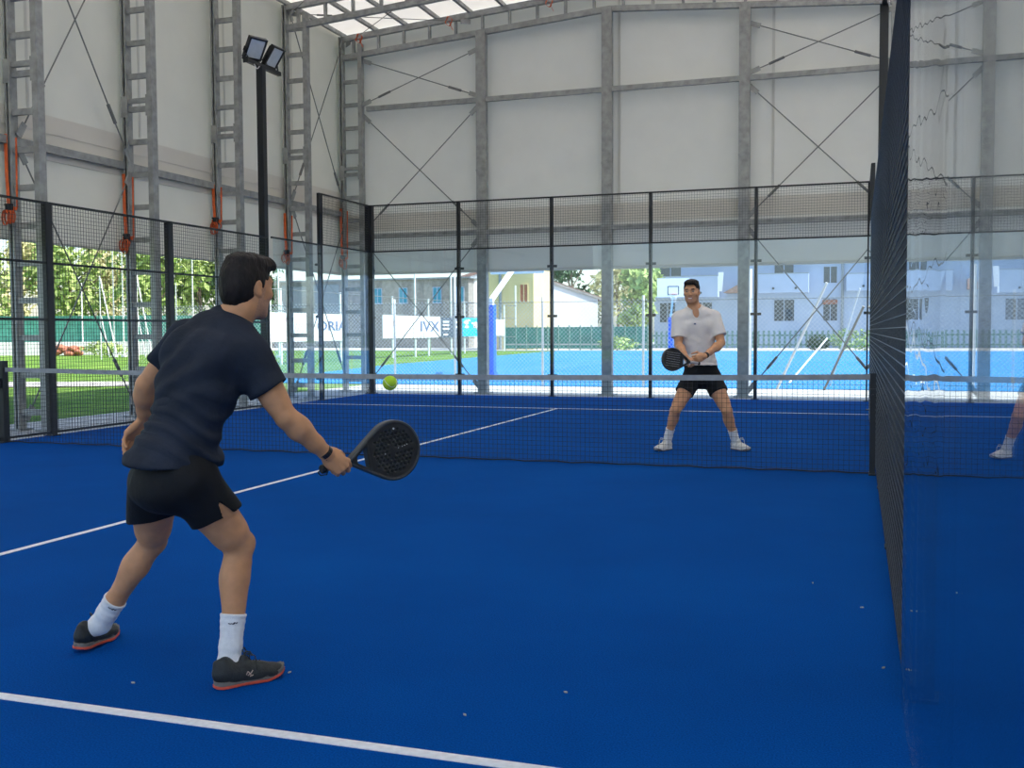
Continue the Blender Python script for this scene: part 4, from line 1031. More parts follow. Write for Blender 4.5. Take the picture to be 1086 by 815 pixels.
def limb_prims(J, s, k=.02):
    out = []
    for S in 'LR':
        sh, el, wr = J['sh'+S], J['el'+S], J['wr'+S]; d1, d2 = nrm(el-sh), nrm(wr-el)
        out.append(ell(sh+d1*.02*s, (d1, nrm(np.cross(d1, J['fwd'])), J['fwd']), np.array((.075, .058, .060))*s, .03))
        bi = nrm(J['fwd']-d1*(J['fwd']@d1))
        out += chain([sh, sh+(el-sh)*.45+bi*.006*s, el], [.050*s, .048*s, .038*s], .02)
        out.append(ell(sh+(el-sh)*.55+bi*.014*s, (d1, nrm(np.cross(d1, bi)), bi), np.array((.095, .034, .034))*s, .04))
        out.append(ell(sh+(el-sh)*.50-bi*.016*s, (d1, nrm(np.cross(d1, bi)), bi), np.array((.115, .033, .031))*s, .04))
        out.append(rcone(el-d1*.005, el-d1*.005-bi*.006*s, .034*s, .032*s, .012))
        out += chain([el, el+(wr-el)*.28, el+(wr-el)*.7, wr], [.036*s, .043*s, .032*s, .0255*s], .02)
        ax = nrm(np.cross(d2, J.get('palm'+S, J['fwd'])))
        out.append(ell(el+(wr-el)*.25+ax*.008*s, (d2, ax, np.cross(d2, ax)), np.array((.085, .040, .036))*s, .02))
        out.append(ell(wr, (ax, d2, np.cross(ax, d2)), np.array((.030, .04, .021))*s, .015))
        hp, kn, an = J['hip'+S], J['kn'+S], J['an'+S]; t1, t2 = nrm(kn-hp), nrm(an-kn); lf = J['leg'+S]; lf = nrm(lf-t1*(lf@t1)); sf = nrm(lf-t2*(lf@t2))
        sd = np.cross(t1, lf)
        out += chain([hp, hp+(kn-hp)*.35, hp+(kn-hp)*.78, kn], [.088*s, .082*s, .062*s, .053*s], .025)
        out.append(ell(hp+(kn-hp)*.5+lf*.022*s, (t1, sd, lf), np.array((.17, .062, .050))*s, .03))
        out.append(ell(hp+(kn-hp)*.48-lf*.022*s, (t1, sd, lf), np.array((.17, .060, .048))*s, .03))
        out.append(ell(kn+lf*.018*s+sf*.014*s, (t2, sd, sf), np.array((.036, .031, .032))*s, .018))
        out += chain([kn, kn+(an-kn)*.28-sf*.008*s, kn+(an-kn)*.7, an], [.050*s, .050*s, .037*s, .032*s], .022)
        cs = np.cross(t2, sf)
        out.append(ell(kn+(an-kn)*.30-sf*.022*s+cs*.014*s, (t2, cs, sf), np.array((.105, .034, .034))*s, .022))
        out.append(ell(kn+(an-kn)*.27-sf*.020*s-cs*.016*s, (t2, cs, sf), np.array((.095, .032, .034))*s, .022))
        out.append(rcone(kn+(an-kn)*.15+sf*.022*s, kn+(an-kn)*.9+sf*.010*s, .026*s, .020*s, .022))
        out.append(rcone(an-cs*.014*s, an+cs*.014*s, .026*s, .026*s, .012))
        tip = J['foot'+S]
        out.append(rcone(an-np.array((0, 0, .015)), J['heel'+S]+tip*.13*s+np.array((0, 0, .05*s)), .030*s, .022*s, .02))
    return out
def torso_secs(J, s, g=0.0):
    hr = nrm(J['hipR']-J['hipL']); sr = nrm(J['shR']-J['shL']); pel = (J['hipL']+J['hipR'])/2; nk = J['neck']; msh = (J['shL']+J['shR'])/2
    sp = nrm(nk-pel); Lq = np.linalg.norm(nk-pel); bow = J['fwd']*-.035*s*J.get('bow', 1)
    P = lambda t: pel+(nk-pel)*t+bow*math.sin(pi*t)
    mix = lambda t: nrm(hr*(1-t)+sr*t)
    return [(P(-.09), hr, (.135)*s+g, .100*s+g), (P(.03), hr, .170*s+g, .118*s+g), (P(.18), mix(.2), .160*s+g, .108*s+g), (P(.36), mix(.45), .142*s+g, .098*s+g),
            (P(.58), mix(.75), .160*s+g, .112*s+g), (P(.76), sr, .178*s+g, .116*s+g), (P(.90), sr, .150*s+g, .092*s+g), (P(.985), sr, .085*s+g, .066*s+g)]
def body_prims(J, s):
    tr = torso_secs(J, s); out = [loft(tr[1:], .03, 2.2)]
    for S in 'LR':
        out.append(rcone(J['neck']-nrm(J['neck']-(J['hipL']+J['hipR'])/2)*.015, J['sh'+S], .055*s, .052*s, .04))
        sgn = -1 if S == 'L' else 1; sr = tr[5][1]; up = nrm(tr[5][0]-tr[4][0]); fw = np.cross(up, sr)
        out.append(ell(tr[5][0]+sr*sgn*.075*s+fw*.055*s, (sr, up, fw), np.array((.085, .075, .06))*s, .03))
        out.append(ell(tr[5][0]+sr*sgn*.085*s-fw*.060*s, (sr, up, fw), np.array((.075, .09, .05))*s, .03))
    return out+limb_prims(J, s)
def shoe(parent, heel, fwd, up, s, mats, h=.0035, laces=True, name='shoe'):
    """trainer: upper with collar, tongue, toe box; midsole and outsole beneath; laces on top"""
    x = nrm(fwd); z = nrm(np.asarray(up)-x*(np.asarray(up)@x)); y = np.cross(z, x); T = lambda a, b, c: heel+s*(x*a+y*b+z*c); A = (x, y, z); R = lambda *r: np.array(r)*s
    U = [ell(T(.052, 0, .050), A, R(.054, .037, .052), .02), ell(T(.125, 0, .036), A, R(.09, .040, .044), .03), ell(T(.21, -.002, .030), A, R(.082, .047, .036), .03),
         rcone(T(.045, 0, .06), T(.045, 0, .092), .034*s, .028*s, .02), rcone(T(.112, 0, .055), T(.122, 0, .098), .030*s, .017*s, .02), rcone(T(.128, 0, .066), T(.185, 0, .044), .023*s, .028*s, .02), rcone(T(.022, 0, .06), T(.010, 0, .098), .022*s, .012*s, .02)]
    hp, zz = heel.copy(), z.copy()
    def cut(d, P):
        q = (P-hp)@zz/s
        return np.maximum(d, .016-q)
    def foot2(g, toe=.03):
        pr = []
        def f(P):
            q = (P-hp)/s; a, b = q@x, q@y; d = np.full(len(P), 9.0)
            for (x0, r0), (x1, r1) in zip(((.040, .037), (.12, .035), (.20, .047)), ((.12, .035), (.20, .047), (.248, .040))):
                t = np.clip((a-x0)/(x1-x0), 0, 1); d = np.minimum(d, np.hypot(a-x0-(x1-x0)*t, b)-(r0+(r1-r0)*t)-g)
            return d, a, b, q@z
        return f
    f2 = foot2(.003)
    def slab(z0, z1, g):
        def f(P):
            d, a, b, c = f2(P); d = d-g
            rise = np.where(a > .2, (a-.2)**2*3.2, 0)+np.where(a < .03, (.03-a)**2*3, 0)
            k = np.abs(c-rise-(z0+z1)/2)-(z1-z0)/2
            return s*(np.minimum(np.maximum(d, k), 0)+np.hypot(np.maximum(d+.004, 0), np.maximum(k+.004, 0))-.004*((d > -.004) & (k > -.004)))
        c_ = T(.145, 0, .02); return Pr(f, c_-.2*s, c_+.2*s, .001)
    bnd = [np.min([T(a, b, c) for a in (-.03, .32) for b in (-.08, .08) for c in (-.02, .14)], 0), np.max([T(a, b, c) for a in (-.03, .32) for b in (-.08, .08) for c in (-.02, .14)], 0)]
    o = sdf_obj(name, U, h, M[mats[0]], parent, cut, 1, bnd)
    sdf_obj('midsole', [slab(.010, .030, .001)], h, M[mats[1]], o, None, 1, bnd)
    sdf_obj('outsole', [slab(0, .013, .003)], h, M[mats[2]], o, None, 1, bnd)
    if laces:
        lb = MB(); fz = lambda P: cut(field(U, P), P)
        top = lambda a, b: march(fz, T(a, b, .125), -z, 70)+z*.0015*s
        for i in range(6):
            a = .124+.013*i
            lb.tube([top(a+.004*abs(q)/.011, b) for q, b in ((-2, -.025), (-1, -.012), (0, 0), (1, .012), (2, .025))], .0028*s, 6)
        k0 = top(.128, 0)
        for q in (-1, 1):
            lb.tube([k0, k0+s*(y*q*.016+z*.014-x*.004), k0+s*(y*q*.034+z*.018+x*.010), k0+s*(y*q*.036+z*.002+x*.018), k0+s*(y*q*.014+z*.002+x*.006)], .0026*s, 6)
            lb.tube([k0, k0+s*(y*q*.018+z*.006+x*.016), k0+s*(y*q*.034-z*.004+x*.03), top(.165, q*.042)], .0024*s, 6)
        obj('laces', lb, M[mats[0]], o)
    return o, T, U, cut
def march(f, p, d, n=90):
    p = np.asarray(p, float).copy()
    for _ in range(n): p = p+d*min(max(float(f(p[None])[0])*.5, -.01), .01)
    return p
def racket(butt, axis, normal, label, group=None, s=1.0, h=.0028, prints=True):
    """padel bat: solid drilled face, open triangular throat, wrapped handle"""
    a = nrm(axis); n = nrm(normal-a*(normal@a)); b = np.cross(n, a); T = lambda u, v, w: butt+s*(a*u+b*v+n*w)
    XC, RC = .322, .124; xa = .135
    holes = []
    for j in range(-5, 6):
        for i in range(-5, 6):
            u, v = XC+i*.0185+(.00925 if j % 2 else 0), j*.0165
            r = math.hypot(u-XC+.004, v)
            if r < .094 and not (r < .018) and not (abs(v) < .006 and u > XC): holes.append((u, v))
    holes = holes[:100]
    def out2(P):
        q = (P-butt)/s; u, v, w = q@a, q@b, q@n
        L = XC-.125; t = (u-.125)/L
        R1, R2 = .016, RC; sn = (R2-R1)/L; cs = math.sqrt(1-sn*sn)
        av = np.abs(v); x0 = u-.125
        # hull of a small and a large circle
        kk = x0*cs*0+(-x0*(-sn))*0
        p = x0*sn*-1
        tt = x0*cs-0  # placeholder axis projection
        m = x0*cs+av*sn*1.0*0
        dline = av*cs-x0*sn-R1
        along = x0*cs+av*sn
        d = np.where(along < 0, np.hypot(x0, av)-R1, np.where(along > L*cs, np.hypot(x0-L, av)-R2, dline))
        return d, u, v, w
    def f(P):
        d2, u, v, w = out2(P)
        th = .019-np.maximum(0, -d2-.03)*0
        k = np.abs(w)-th
        d = np.maximum(d2, k)+.0
        e = np.maximum(d2+.006, 0); g = np.maximum(k+.006, 0)
        d = np.minimum(np.maximum(d2, k), 0)*0+np.where((d2 > -.006) & (k > -.006), np.hypot(e, g)-.006, np.maximum(d2, k))
        thr = np.maximum(np.maximum(d2+.019, u-.198), .150-u)       # the open throat
        d = np.maximum(d, -thr)
        rec = np.maximum(np.maximum(d2+.012, .206-u), .0165-np.abs(w)); d = np.maximum(d, -rec)
        hm = np.full(len(P), 9.0)
        for (hu_, hv) in holes: hm = np.minimum(hm, np.hypot(u-hu_, v-hv))
        d = np.maximum(d, .0058-hm)
        return d*s
    cn = T(.29, 0, 0)
    pts = [T(u, v, w) for u in (.095, .455) for v in (-.135, .135) for w in (-.03, .03)]
    bnd = [np.min(pts, 0)-.005, np.max(pts, 0)+.005]
    V, F = mesher([Pr(f, bnd[0], bnd[1], .0001)], h, None, bounds=bnd)
    V = smooth_mesh(V, F, 1, .4)
    d2, u, v, w = out2(V[F].mean(1)); mi = ((d2 > -.011)).astype(int)
    o = mesh_obj('padel_racket', V, F, [M['racket'], M['racket_rim']], None, mi, loc=tuple(butt))
    tag(o, label, 'racket', group)
    gp = MB(); N_ = 26
    for i in range(N_):
        u0 = .004+.130*i/N_; u1 = u0+.130/N_; rr = .0155 if i % 3 else .0145
        gp.tube([T(u0, 0, 0), T(u1, 0, 0)], rr*s, 10)
    obj('handle_grip', gp, M['grip'], o)
    obj('butt_cap', MB().tube([T(-.006, 0, 0), T(-.003, 0, 0), T(.010, 0, 0), T(.016, 0, 0)], [.014*s, .018*s, .0185*s, .016*s], 14), M['racket'], o)
    return o, T, XC
# ------------------------------------------------------------------ builds a whole player
def player(J, s, label, h, skin, cloth, faceinfo, curlL, curlR, handL, handR, shoes, shirt_post, extras, loc):
    B = body_prims(J, s)
    B += hand_prims(*handL, curlL[0], curlL[1], s)+hand_prims(*handR, curlR[0], curlR[1], s)
    B += head_prims(J['head'], J['hf'], J['hu'], J['neck'], s)
    V, F = mesher(B, h); V = smooth_mesh(V, F, 1, .4)
    mi = face_slots(V, F, J['head'], J['hf'], J['hu'], s, *faceinfo)
    body = mesh_obj('person', V, F, [M[skin], M['lip'], M['brow'], M['eye'], M['iris'], M['stubble'], M['teeth']], None, mi, loc)
    tag(body, label, 'person')
    return body
def plane(p, n):
    p = np.asarray(p, float); n = nrm(n); return lambda P: (P-p)@n
def shell(d, t=.012): return np.maximum(d, -(d+t))
def shirt_obj(J, s, parent, m, hem, hn, sleeve, neckdrop, h, seed, ease=.012, wr=1.0, vneck=0):
    tr = torso_secs(J, s); fwd = J['fwd']; pel = (J['hipL']+J['hipR'])/2
    trs = [(c, u, a+(.0, .0, .0, 0, 0, 0, 0, 0)[i], b+(.052, .048, .016, 0, 0, 0, 0, 0)[i]) for i, (c, u, a, b) in enumerate(tr)]
    pr = [loft(trs, .03, 2.3, ease)]
    pl = [plane(hem, hn)]
    sl = []
    for S in 'LR':
        sgn = -1 if S == 'L' else 1; sr = tr[5][1]; up = nrm(tr[5][0]-tr[4][0]); fw = np.cross(up, sr)
        pr.append(rcone(J['neck']-nrm(J['neck']-pel)*.018, J['sh'+S], .060*s, .060*s, .05))
        pr.append(ell(tr[5][0]+sr*sgn*.075*s+fw*.055*s, (sr, up, fw), np.array((.085, .075, .06))*s+ease, .03))
        pr.append(ell(tr[5][0]+sr*sgn*.085*s-fw*.060*s, (sr, up, fw), np.array((.075, .09, .05))*s+ease, .03))
        sh, el = J['sh'+S], J['el'+S]; d = nrm(el-sh); e = sh+d*(sleeve*s)
        pr += [capped(rcone(sh, e+d*.04, .068*s+ease*.5, .070*s+ease*.6, .045), plane(e, d))]
    nk = J['neck']; upn = nrm(J['head']-nk)
    def post(d, P):
        d = shell(d, .013)
        d = np.maximum(d, pl[0](P))
        c = nk+upn*.030*s
        nd = np.sqrt((((P-c-fwd*.012)/np.array((1, 1, 1)))**2).sum(1))-.072*s
        d = np.maximum(d, -nd)
        if vneck:
            c2 = nk+fwd*.075*s-upn*.015*s; dv = np.linalg.norm((P-c2)-np.outer((P-c2)@fwd, fwd)*.6-np.outer((P-c2)@upn, upn)*.45, axis=1)-.032*s
            d = np.maximum(d, -dv)
        return d
    def disp(V, F):
        N = vnormals(V, F); up = nrm(nk-pel); t = ((V-pel)@up)/np.linalg.norm(nk-pel)
        lat = (V-pel)@tr[3][1]; dep = (V-pel)@fwd
        ph = (V@up)*85+lat*26+2.2*np.sin(lat*13+seed)+1.6*np.sin(dep*17+(V@up)*9)
        amp = np.clip(1-np.abs(t-.22)/.34, 0, 1)*.0052*wr
        f = np.sin(ph); f = np.where(f > 0, f, f*.5)
        ph2 = (V@up)*38-lat*44+2*np.sin((V@up)*15+seed*2)
        amp2 = np.clip(1-np.abs(t-.68)/.4, 0, 1)*.0030*wr
        V = V+N*(amp*f+amp2*np.sin(ph2)+.0030*wr*wob(V, seed, 16))[:, None]
        return V
    return sdf_obj('t_shirt', pr, h, M[m], parent, post, 1, disp=disp)
def shorts_obj(J, s, parent, m, waist, wn, frac, h, seed, flare=.028, slit=None, hemn=None):
    tr = torso_secs(J, s)
    pr = [loft([(c, u, a+.012, b+.014) for c, u, a, b in tr[1:4]], .03, 2.2)]
    pl = []
    for S in 'LR':
        hp, kn = J['hip'+S], J['kn'+S]; d = nrm(kn-hp); L = np.linalg.norm(kn-hp); lf = J['leg'+S]
        e = hp+d*L*frac[S]; dn = hemn[S] if hemn else d
        leg = rcone(hp, e+d*.12, .096*s, (.078+flare)*s, .04)
        pr.append(capped(leg, plane(e, dn)))
        pl.append((plane(e, d), e, hp, kn))
    pf = np.cross(nrm(tr[1][0]-tr[0][0]), tr[1][1]); pr.append(ell(tr[1][0]-pf*.045*s-np.array((0, 0, .035)), (tr[1][1], (0, 0, 1), pf), np.array((.140, .086, .092))*s, .05))
    wp = plane(waist, wn)
    def post(d, P):
        d = np.maximum(shell(d, .013), wp(P))
        if slit is not None: d = np.maximum(d, slit(P))
        return d
    def disp(V, F):
        N = vnormals(V, F); return V+N*(.0055*wob(V, seed, 17))[:, None]
    return sdf_obj('shorts', pr, h, M[m], parent, post, 1, disp=disp)
def sock_obj(J, S, s, parent, frac, h, m='sock', heel=None):
    kn, an = J['kn'+S], J['an'+S]; t2 = nrm(an-kn); lf = J['leg'+S]; sf = nrm(lf-t2*(lf@t2)); top = kn+(an-kn)*frac
    pr = chain([top-t2*.02, kn+(an-kn)*.86, an], [.050*s, .041*s, .0395*s], .02)
    pr.append(rcone(an, J['heel'+S]+np.array((0, 0, .055*s))+J['foot'+S]*.055*s, .039*s, .028*s, .02))
    pr.append(rcone(an, J['heel'+S]+J['foot'+S]*.11*s+np.array((0, 0, .055*s)), .037*s, .022*s, .02))
    pt = plane(top, -t2)
    def disp(V, F):
        N = vnormals(V, F); q = (V-top)@t2
        return V+N*(.0012*np.sin(q*260)*np.exp(-q*14)+.0025*wob(V, 5, 30, 2)*np.clip(q/.08, 0, 1))[:, None]
    return sdf_obj('sock', pr, h, M[m], parent, lambda d, P: np.maximum(d, pt(P)), 1, disp=disp), pr
def hair_obj(J, s, parent, h, seed, quiff=.02, back=-.075, m='hair', side=.0):
    c, hf, hu = J['head'], J['hf'], J['hu']; hr = np.cross(hf, hu); L = lambda r, f, u: c+s*(hr*r+hf*f+hu*u); ax = (hr, hf, hu)
    pr = [ell(L(0, -.016, .030), ax, np.array((.082, .102, .094))*s, .02), ell(L(0, -.042, -.028), ax, np.array((.068, .068, .070))*s, .03),
          ell(L(.006, .045, .092), ax, np.array((.060, .058, .026+quiff*.3))*s, .03), ell(L(0, .075, .084), ax, np.array((.056, .026, .018+quiff*.4))*s, .025), ell(L(0, -.02, .098), ax, np.array((.066, .072, .020))*s, .03)]
    def post(d, P):
        q = (P-c)/s; r, f, u = q@hr, q@hf, q@hu; a = np.abs(r)
        # hairline: forehead, temples, sideburn, round the ear, nape
        front = f-(.066+.05*np.clip(u-.06, 0, .1)*2)
        keep = np.where(u > .072, f-.125, np.where(u > .03, f-.058+.4*np.maximum(.065-u, 0)*0, np.where(u > -.028, f-.022, f+.020)))
        low = back-.02*np.clip((-f-.02)/.06, 0, 1)
        ear = .030-np.sqrt(((f+.010)/.75)**2+(u+.010)**2)
        ear = np.where(a > .055, ear, -9)
        e = np.maximum(keep, low-u+.55*np.maximum(f+.06, 0)*(u < 0))
        e = np.maximum(e, ear)
        return np.maximum(d, e*s*.8)
    def disp(V, F):
        N = vnormals(V, F); return V+N*(.0026*wob(V, seed, 55, 2)+.0022*wob(V*np.array((1, 1, .45)), seed+1, 190, 2))[:, None]
    return sdf_obj('hair', pr, h, M[m], parent, post, 1, disp=disp)
def band(parent, wr, d, r, t, m, name='wristband', wdt=.012):
    d = nrm(d); u = nrm(np.cross(d, (0, 0, 1))); v = np.cross(d, u); mb = MB()
    for q in np.linspace(-wdt/2, wdt/2, 3): mb.tube([tuple(wr+d*q+(u*math.cos(x)*r*1.12+v*math.sin(x)*r*.92)) for x in [2*pi*i/24 for i in range(25)]], t, 6)
    return obj(name, mb, M[m], parent)

# ------------------------------------------------------------------ near player, seen from behind
J = {}
for k, (px, py, dp) in dict(hipL=(163, 512, 3.93), hipR=(202, 512, 3.76), knL=(162, 574, 4.17), knR=(254, 579, 3.93), anL=(107, 660, 4.31), anR=(243, 703, 3.86),
                            neck=(243, 344, 3.95), shL=(199, 360, 4.06), shR=(263, 377, 3.86), elL=(156, 408, 4.13), wrL=(153, 446, 4.25), elR=(304, 444, 3.88), wrR=(347, 482, 4.00), head=(262, 304, 3.96)).items(): J[k] = at(px, py, dp)
up_ = np.array((0, 0, 1.0)); CFh = nrm(CF*np.array((1, 1, 0)))
J['fwd'] = nrm(CFh*.84+CR*.52-up_*.15); J['legL'] = nrm(CFh*.9+CR*.35); J['legR'] = nrm(CFh*.65+CR*.75)
hR = on(227, 731, 'Z', 0); J['heelR'] = np.array((hR[0], hR[1], 0)); tR = on(300, 716, 'Z', 0); J['footR'] = nrm((tR-hR)*np.array((1, 1, 0)))
hL = on(84, 690, 'Z', 0); tL = on(117, 676, 'Z', 0); hL = on(82, 694, 'Z', 0); J['footL'] = nrm((tL-hL)*np.array((1, 1, 0)))
J['heelL'] = np.array((hL[0], hL[1], .016)); J['anL'] = at(106, 662, (hL-CAM)@CF+.06)
J['hf'] = nrm(CFh*.82+CR*.57-up_*.10); J['hu'] = nrm(up_+CR*.06+CFh*.02); J['hu'] = nrm(J['hu']-J['hf']*(J['hu']@J['hf'])); J['bow'] = 1.2
HS = 1.0
ax_r = nrm(at(415, 477, 4.17)-at(343, 496.5, 3.99))
dR = nrm(CR*.66-CU*.62+CF*.42); nR = nrm(CF*.86-CU*.45-CR*.18)
iR = nrm(ax_r-dR*(ax_r@dR)); nR = nrm(np.cross(dR, iR)); nR = nR if nR@CF > 0 else -nR
cur = lambda *q: [q]*4
handR = (J['wrR'], dR, iR, nR); curlR = ([(.7, 1.5, 1.0), (.8, 1.55, 1.0), (.9, 1.55, 1.0), (1.0, 1.55, 1.0)], (nrm(dR*.6+iR*.45+nR*.65), nrm(dR*.75+nR*.6+iR*.15), nrm(dR*.45+nR*.6-iR*.55)))
dL = nrm(-CR*.66-CU*.74-CF*.05); iL = nrm(CF*.75+CR*.3-CU*.3); nL = nrm(np.cross(dL, iL)); nL = nL if nL@CR > 0 else -nL
handL = (J['wrL'], dL, iL, nL); curlL = ([(.25, .4, .3), (.35, .5, .35), (.45, .55, .4), (.5, .6, .45)], (nrm(iL*.8+dL*.6+nL*.2), nrm(dL*.9+iL*.4+nL*.2), nrm(dL+nL*.3)))
J['palmR'] = nR; J['palmL'] = nL
near = player(J, HS, 'man in navy shirt and black shorts lunging with a racket, seen from behind', .0036, 'skin', None, (True, False), curlL, curlR, handL, handR, None, None, None, tuple((J['heelR']+J['heelL'])/2*np.array((1, 1, 0))))
NPL = (J['hipL']+J['hipR'])/2
hemP = at(178, 493, 3.80); 
shirt_obj(J, HS, near, 'navy_shirt', hemP, -nrm(CU*1.0+CR*.03-CF*.05), .150, .03, .0042, 3, ease=.013, wr=2.2)
sl_c = at(246, 541, 3.80); sl_r = CR; 
hpR, knR = J['hipR'], J['knR']; dth = nrm(knR-hpR); eR = hpR+dth*np.linalg.norm(knR-hpR)*.53
sout = nrm(CR*.75-CF*.65); sout = nrm(sout-dth*(sout@dth)); stan = np.cross(dth, sout)
def slitf(P):
    q = P-eR; a = q@dth; b = np.abs(q@stan); o = q@sout
    return np.minimum(np.minimum(.030+(a+.005)*.34-b, o-.02), a+.10)
shorts_obj(J, HS, near, 'black_shorts', at(178, 480, 3.85), nrm(CU), {'L': .58, 'R': .53}, .0044, 8, .022, slitf, {'L': nrm(CR*.2-CU*.97+CF*.10), 'R': nrm(CR*.40-CU*.90+CF*.18)})
for S, fr in (('L', .70), ('R', .585)):
    so_, spr = sock_obj(J, S, HS, near, fr, .0036)
    kn, an = J['kn'+S], J['an'+S]; c0 = kn+(an-kn)*(fr+.06)
    mk = MB(); r_ = CR; t2 = nrm(an-kn)
    w_ = nrm(CR-t2*(CR@t2))
    fpr = lambda P: field(spr, P)
    pts = []
    for i, (u, v) in enumerate(((-.010, .000), (-.003, .002), (.004, .0005), (.008, .003), (.013, -.003), (.019, .001), (.021, -.004))):
        p = march(fpr, c0+w_*(u+(.006 if S == 'R' else .012))+t2*v-CF*.12, CF); pts.append(p-CF*.0005)
    for i in range(len(pts)-1): mk.tube([pts[i], pts[i+1]], .0016 if i != 3 else .0028, 5)
    obj('logo', mk, M['black'], so_)
shR_, T_, U_, ct_ = shoe(near, J['heelR'], J['footR'], up_, .93, ('shoe', 'midsole', 'outsole'))
fsh = lambda P: ct_(field(U_, P), P)
mk = MB(); ysgn = -1 if (np.cross(up_, J['footR'])@CF) > 0 else 1
for (a0, c0, a1, c1) in ((.118, .044, .126, .056), (.126, .056, .136, .042), (.124, .040, .140, .050), (.140, .050, .146, .058), (.132, .036, .146, .040)):
    p0 = march(fsh, T_(a0, ysgn*.12, c0), -np.cross(up_, J['footR'])*ysgn); p1 = march(fsh, T_(a1, ysgn*.12, c1), -np.cross(up_, J['footR'])*ysgn)
    mk.tube([p0, p1], .0022, 6)
obj('logo', mk, M['bronze'], shR_)
fl_ = nrm(J['footL']+up_*-.055); shoe(near, J['heelL'], fl_, nrm(up_+J['footL']*.055-np.cross(up_, J['footL'])*.05), .93, ('shoe', 'midsole', 'outsole'))
hair_obj(J, HS, near, .0036, 4, .03)
band(near, J['wrR']+nrm(J['wrR']-J['elR'])*-.012, J['wrR']-J['elR'], .029, .0035, 'black')
# racket of the near player
gc = J['wrR']+handR[1]*.072+nR*.033
ra = nrm(ax_r); butt = gc-ra*.066
rn = -CF+ra*(CF@ra); rn = nrm(rn-CU*.12)
rk, RT, XC = racket(butt, ra, rn, 'black drilled padel racket held out by the man in navy', None)
pm = MB()
for (u, v, r) in ((XC+.012, .088, .0045), (XC-.045, -.005, .0025)): pm.tube([RT(u, v, .0163), RT(u, v, .0175)], r, 10)
for (u, v) in ((XC+.022, .006), (XC+.04, .008), (XC+.052, .010), (XC+.064, .012)): pm.tube([RT(u-.002, v, .0163), RT(u-.002, v, .0175)], .002, 8)
obj('print', pm, M['print_white'], rk)
cd = MB(); q0 = RT(-.004, 0, 0)
cd.tube([q0, q0-CR*.012-CU*.012, q0-CR*.004-CU*.024+CF*.01, q0+CR*.018-CU*.022+CF*.02, J['wrR']+CR*.012-CU*.03, J['wrR']-CU*.02+CR*.0-CF*.02], .003, 6)
obj('wrist_cord', cd, M['black'], rk)

# ------------------------------------------------------------------ far player, facing us across the net
K = {}; D0 = 11.33
for k, (px, py, dp) in dict(hipL=(755, 401, D0+.04), hipR=(734, 401, D0+.04), knL=(771, 436, D0-.13), knR=(716, 436, D0-.13), anL=(780, 468, D0), anR=(708, 466, D0),
                            neck=(737, 329, D0-.02), shL=(757, 337, D0), shR=(720, 338, D0), elL=(765, 364, D0-.08), elR=(719.5, 366, D0-.06), wrL=(747, 378, D0-.36), wrR=(727.5, 379, D0-.32), head=(733.5, 309.5, D0-.06)).items(): K[k] = at(px, py, dp)
K['fwd'] = nrm(-CFh-CR*.10-up_*.12); K['legL'] = nrm(-CFh+CR*.35); K['legR'] = nrm(-CFh-CR*.45)
K['footR'] = nrm((-CFh*.75-CR*.65)); K['footL'] = nrm((-CFh*.9+CR*.42))
for S in 'LR':
    a = K['an'+S]; hh = a-K['foot'+S]*.06; K['heel'+S] = np.array((hh[0], hh[1], 0.0))
K['hf'] = nrm(-CFh-CR*.38-up_*.06); K['hu'] = nrm(up_-CR*.03); K['hu'] = nrm(K['hu']-K['hf']*(K['hu']@K['hf'])); K['bow'] = 1.0
FS = 1.07
hc = at(714.5, 381.6, D0-.50); bt = at(741.5, 385.6, D0-.40); rax = nrm(hc-bt)
fdR = nrm(CR*.55-CU*.35-CF*.5); fiR = nrm(rax-fdR*(rax@fdR)); fnR = np.cross(fdR, fiR); fnR = nrm(fnR if fnR@CR > 0 or True else -fnR)
if fnR@(CU) > 0: fnR = -fnR
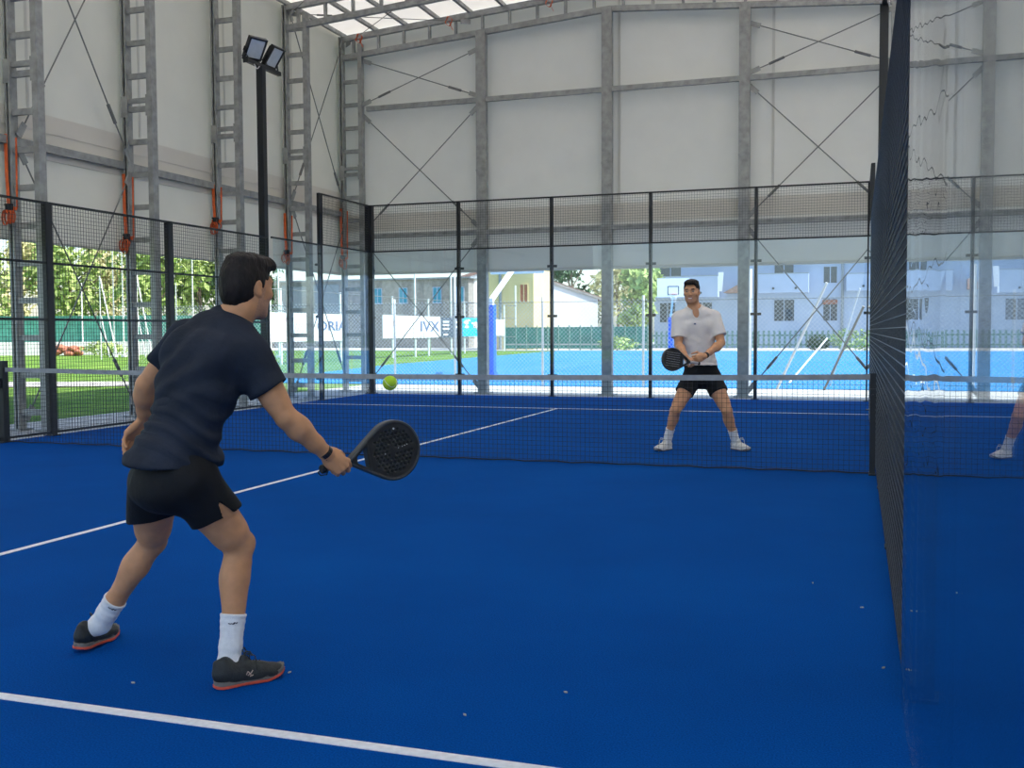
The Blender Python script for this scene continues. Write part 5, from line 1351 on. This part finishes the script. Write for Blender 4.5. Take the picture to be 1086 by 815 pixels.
fdL = nrm(-CR*.8-CU*.25-CF*.3); fiL = nrm(CU*.9-CR*.2); fnL = nrm(np.cross(fdL, fiL)); fnL = fnL if fnL@CF > 0 else -fnL
fhR = (K['wrR'], fdR, fiR, fnR); fhL = (K['wrL'], fdL, fiL, fnL); K['palmR'] = fnR; K['palmL'] = fnL
gripc = [(1.0, 1.2, .8)]*4
far = player(K, FS, 'man in pale v-neck shirt and black shorts facing us across the net', .0052, 'skin_far', None, (True, True), (gripc, (nrm(fiL+fdL), nrm(fdL+fnL), nrm(fdL+fnL))), (gripc, (nrm(fiR+fdR), nrm(fdR+fnR), nrm(fdR+fnR))), fhL, fhR, None, None, None, tuple((K['heelR']+K['heelL'])/2*np.array((1, 1, 0))))
shirt_obj(K, FS, far, 'white_shirt', at(745, 388, D0), -nrm(CU+CF*.02), .205, .03, .0056, 13, ease=.014, wr=.6, vneck=1)
mk = MB(); p = at(743.6, 341.5, D0-.22)
tr_ = torso_secs(K, FS); shp = [loft(tr_, .03, 2.3, .014)]
p = march(lambda P: field(shp, P), at(743.6, 341.5, D0-.5), CF)
shorts_obj(K, FS, far, 'black_shorts', at(745, 383, D0), nrm(CU), {'L': .46, 'R': .46}, .0056, 18, .022)
mk.cbox(tuple(p-CF*.012), (.022, .01, .016)); obj('chest_logo', mk, M['navy_ink'], far)
for S in 'LR':
    sock_obj(K, S, FS, far, .62, .005)
    shoe(far, K['heel'+S], K['foot'+S], up_, 1.03, ('shoe_white', 'sock', 'midsole'), .005)
hair_obj(K, FS, far, .005, 9, .012)
band(far, K['wrL']-nrm(K['wrL']-K['elL'])*.03, K['wrL']-K['elL'], .030, .006, 'black', 'wristwatch', .016)
rk2, RT2, XC2 = racket(bt, rax, nrm(-CF-CR*.15+CU*.1), 'black padel racket with pale face print held by the far man', None, 1.0, .0034)
pm = MB()
for i, v in enumerate(np.linspace(-.07, .07, 7)):
    w_ = math.sqrt(max(.01, .085**2-v*v)); pm.bar(RT2(XC2-w_*.8, v, .0172), RT2(XC2+w_*.8, v, .0172), .007, .002, tuple(np.cross(rax, CF)))
obj('print', pm, M['print_white'], rk2)
cp2 = MB()
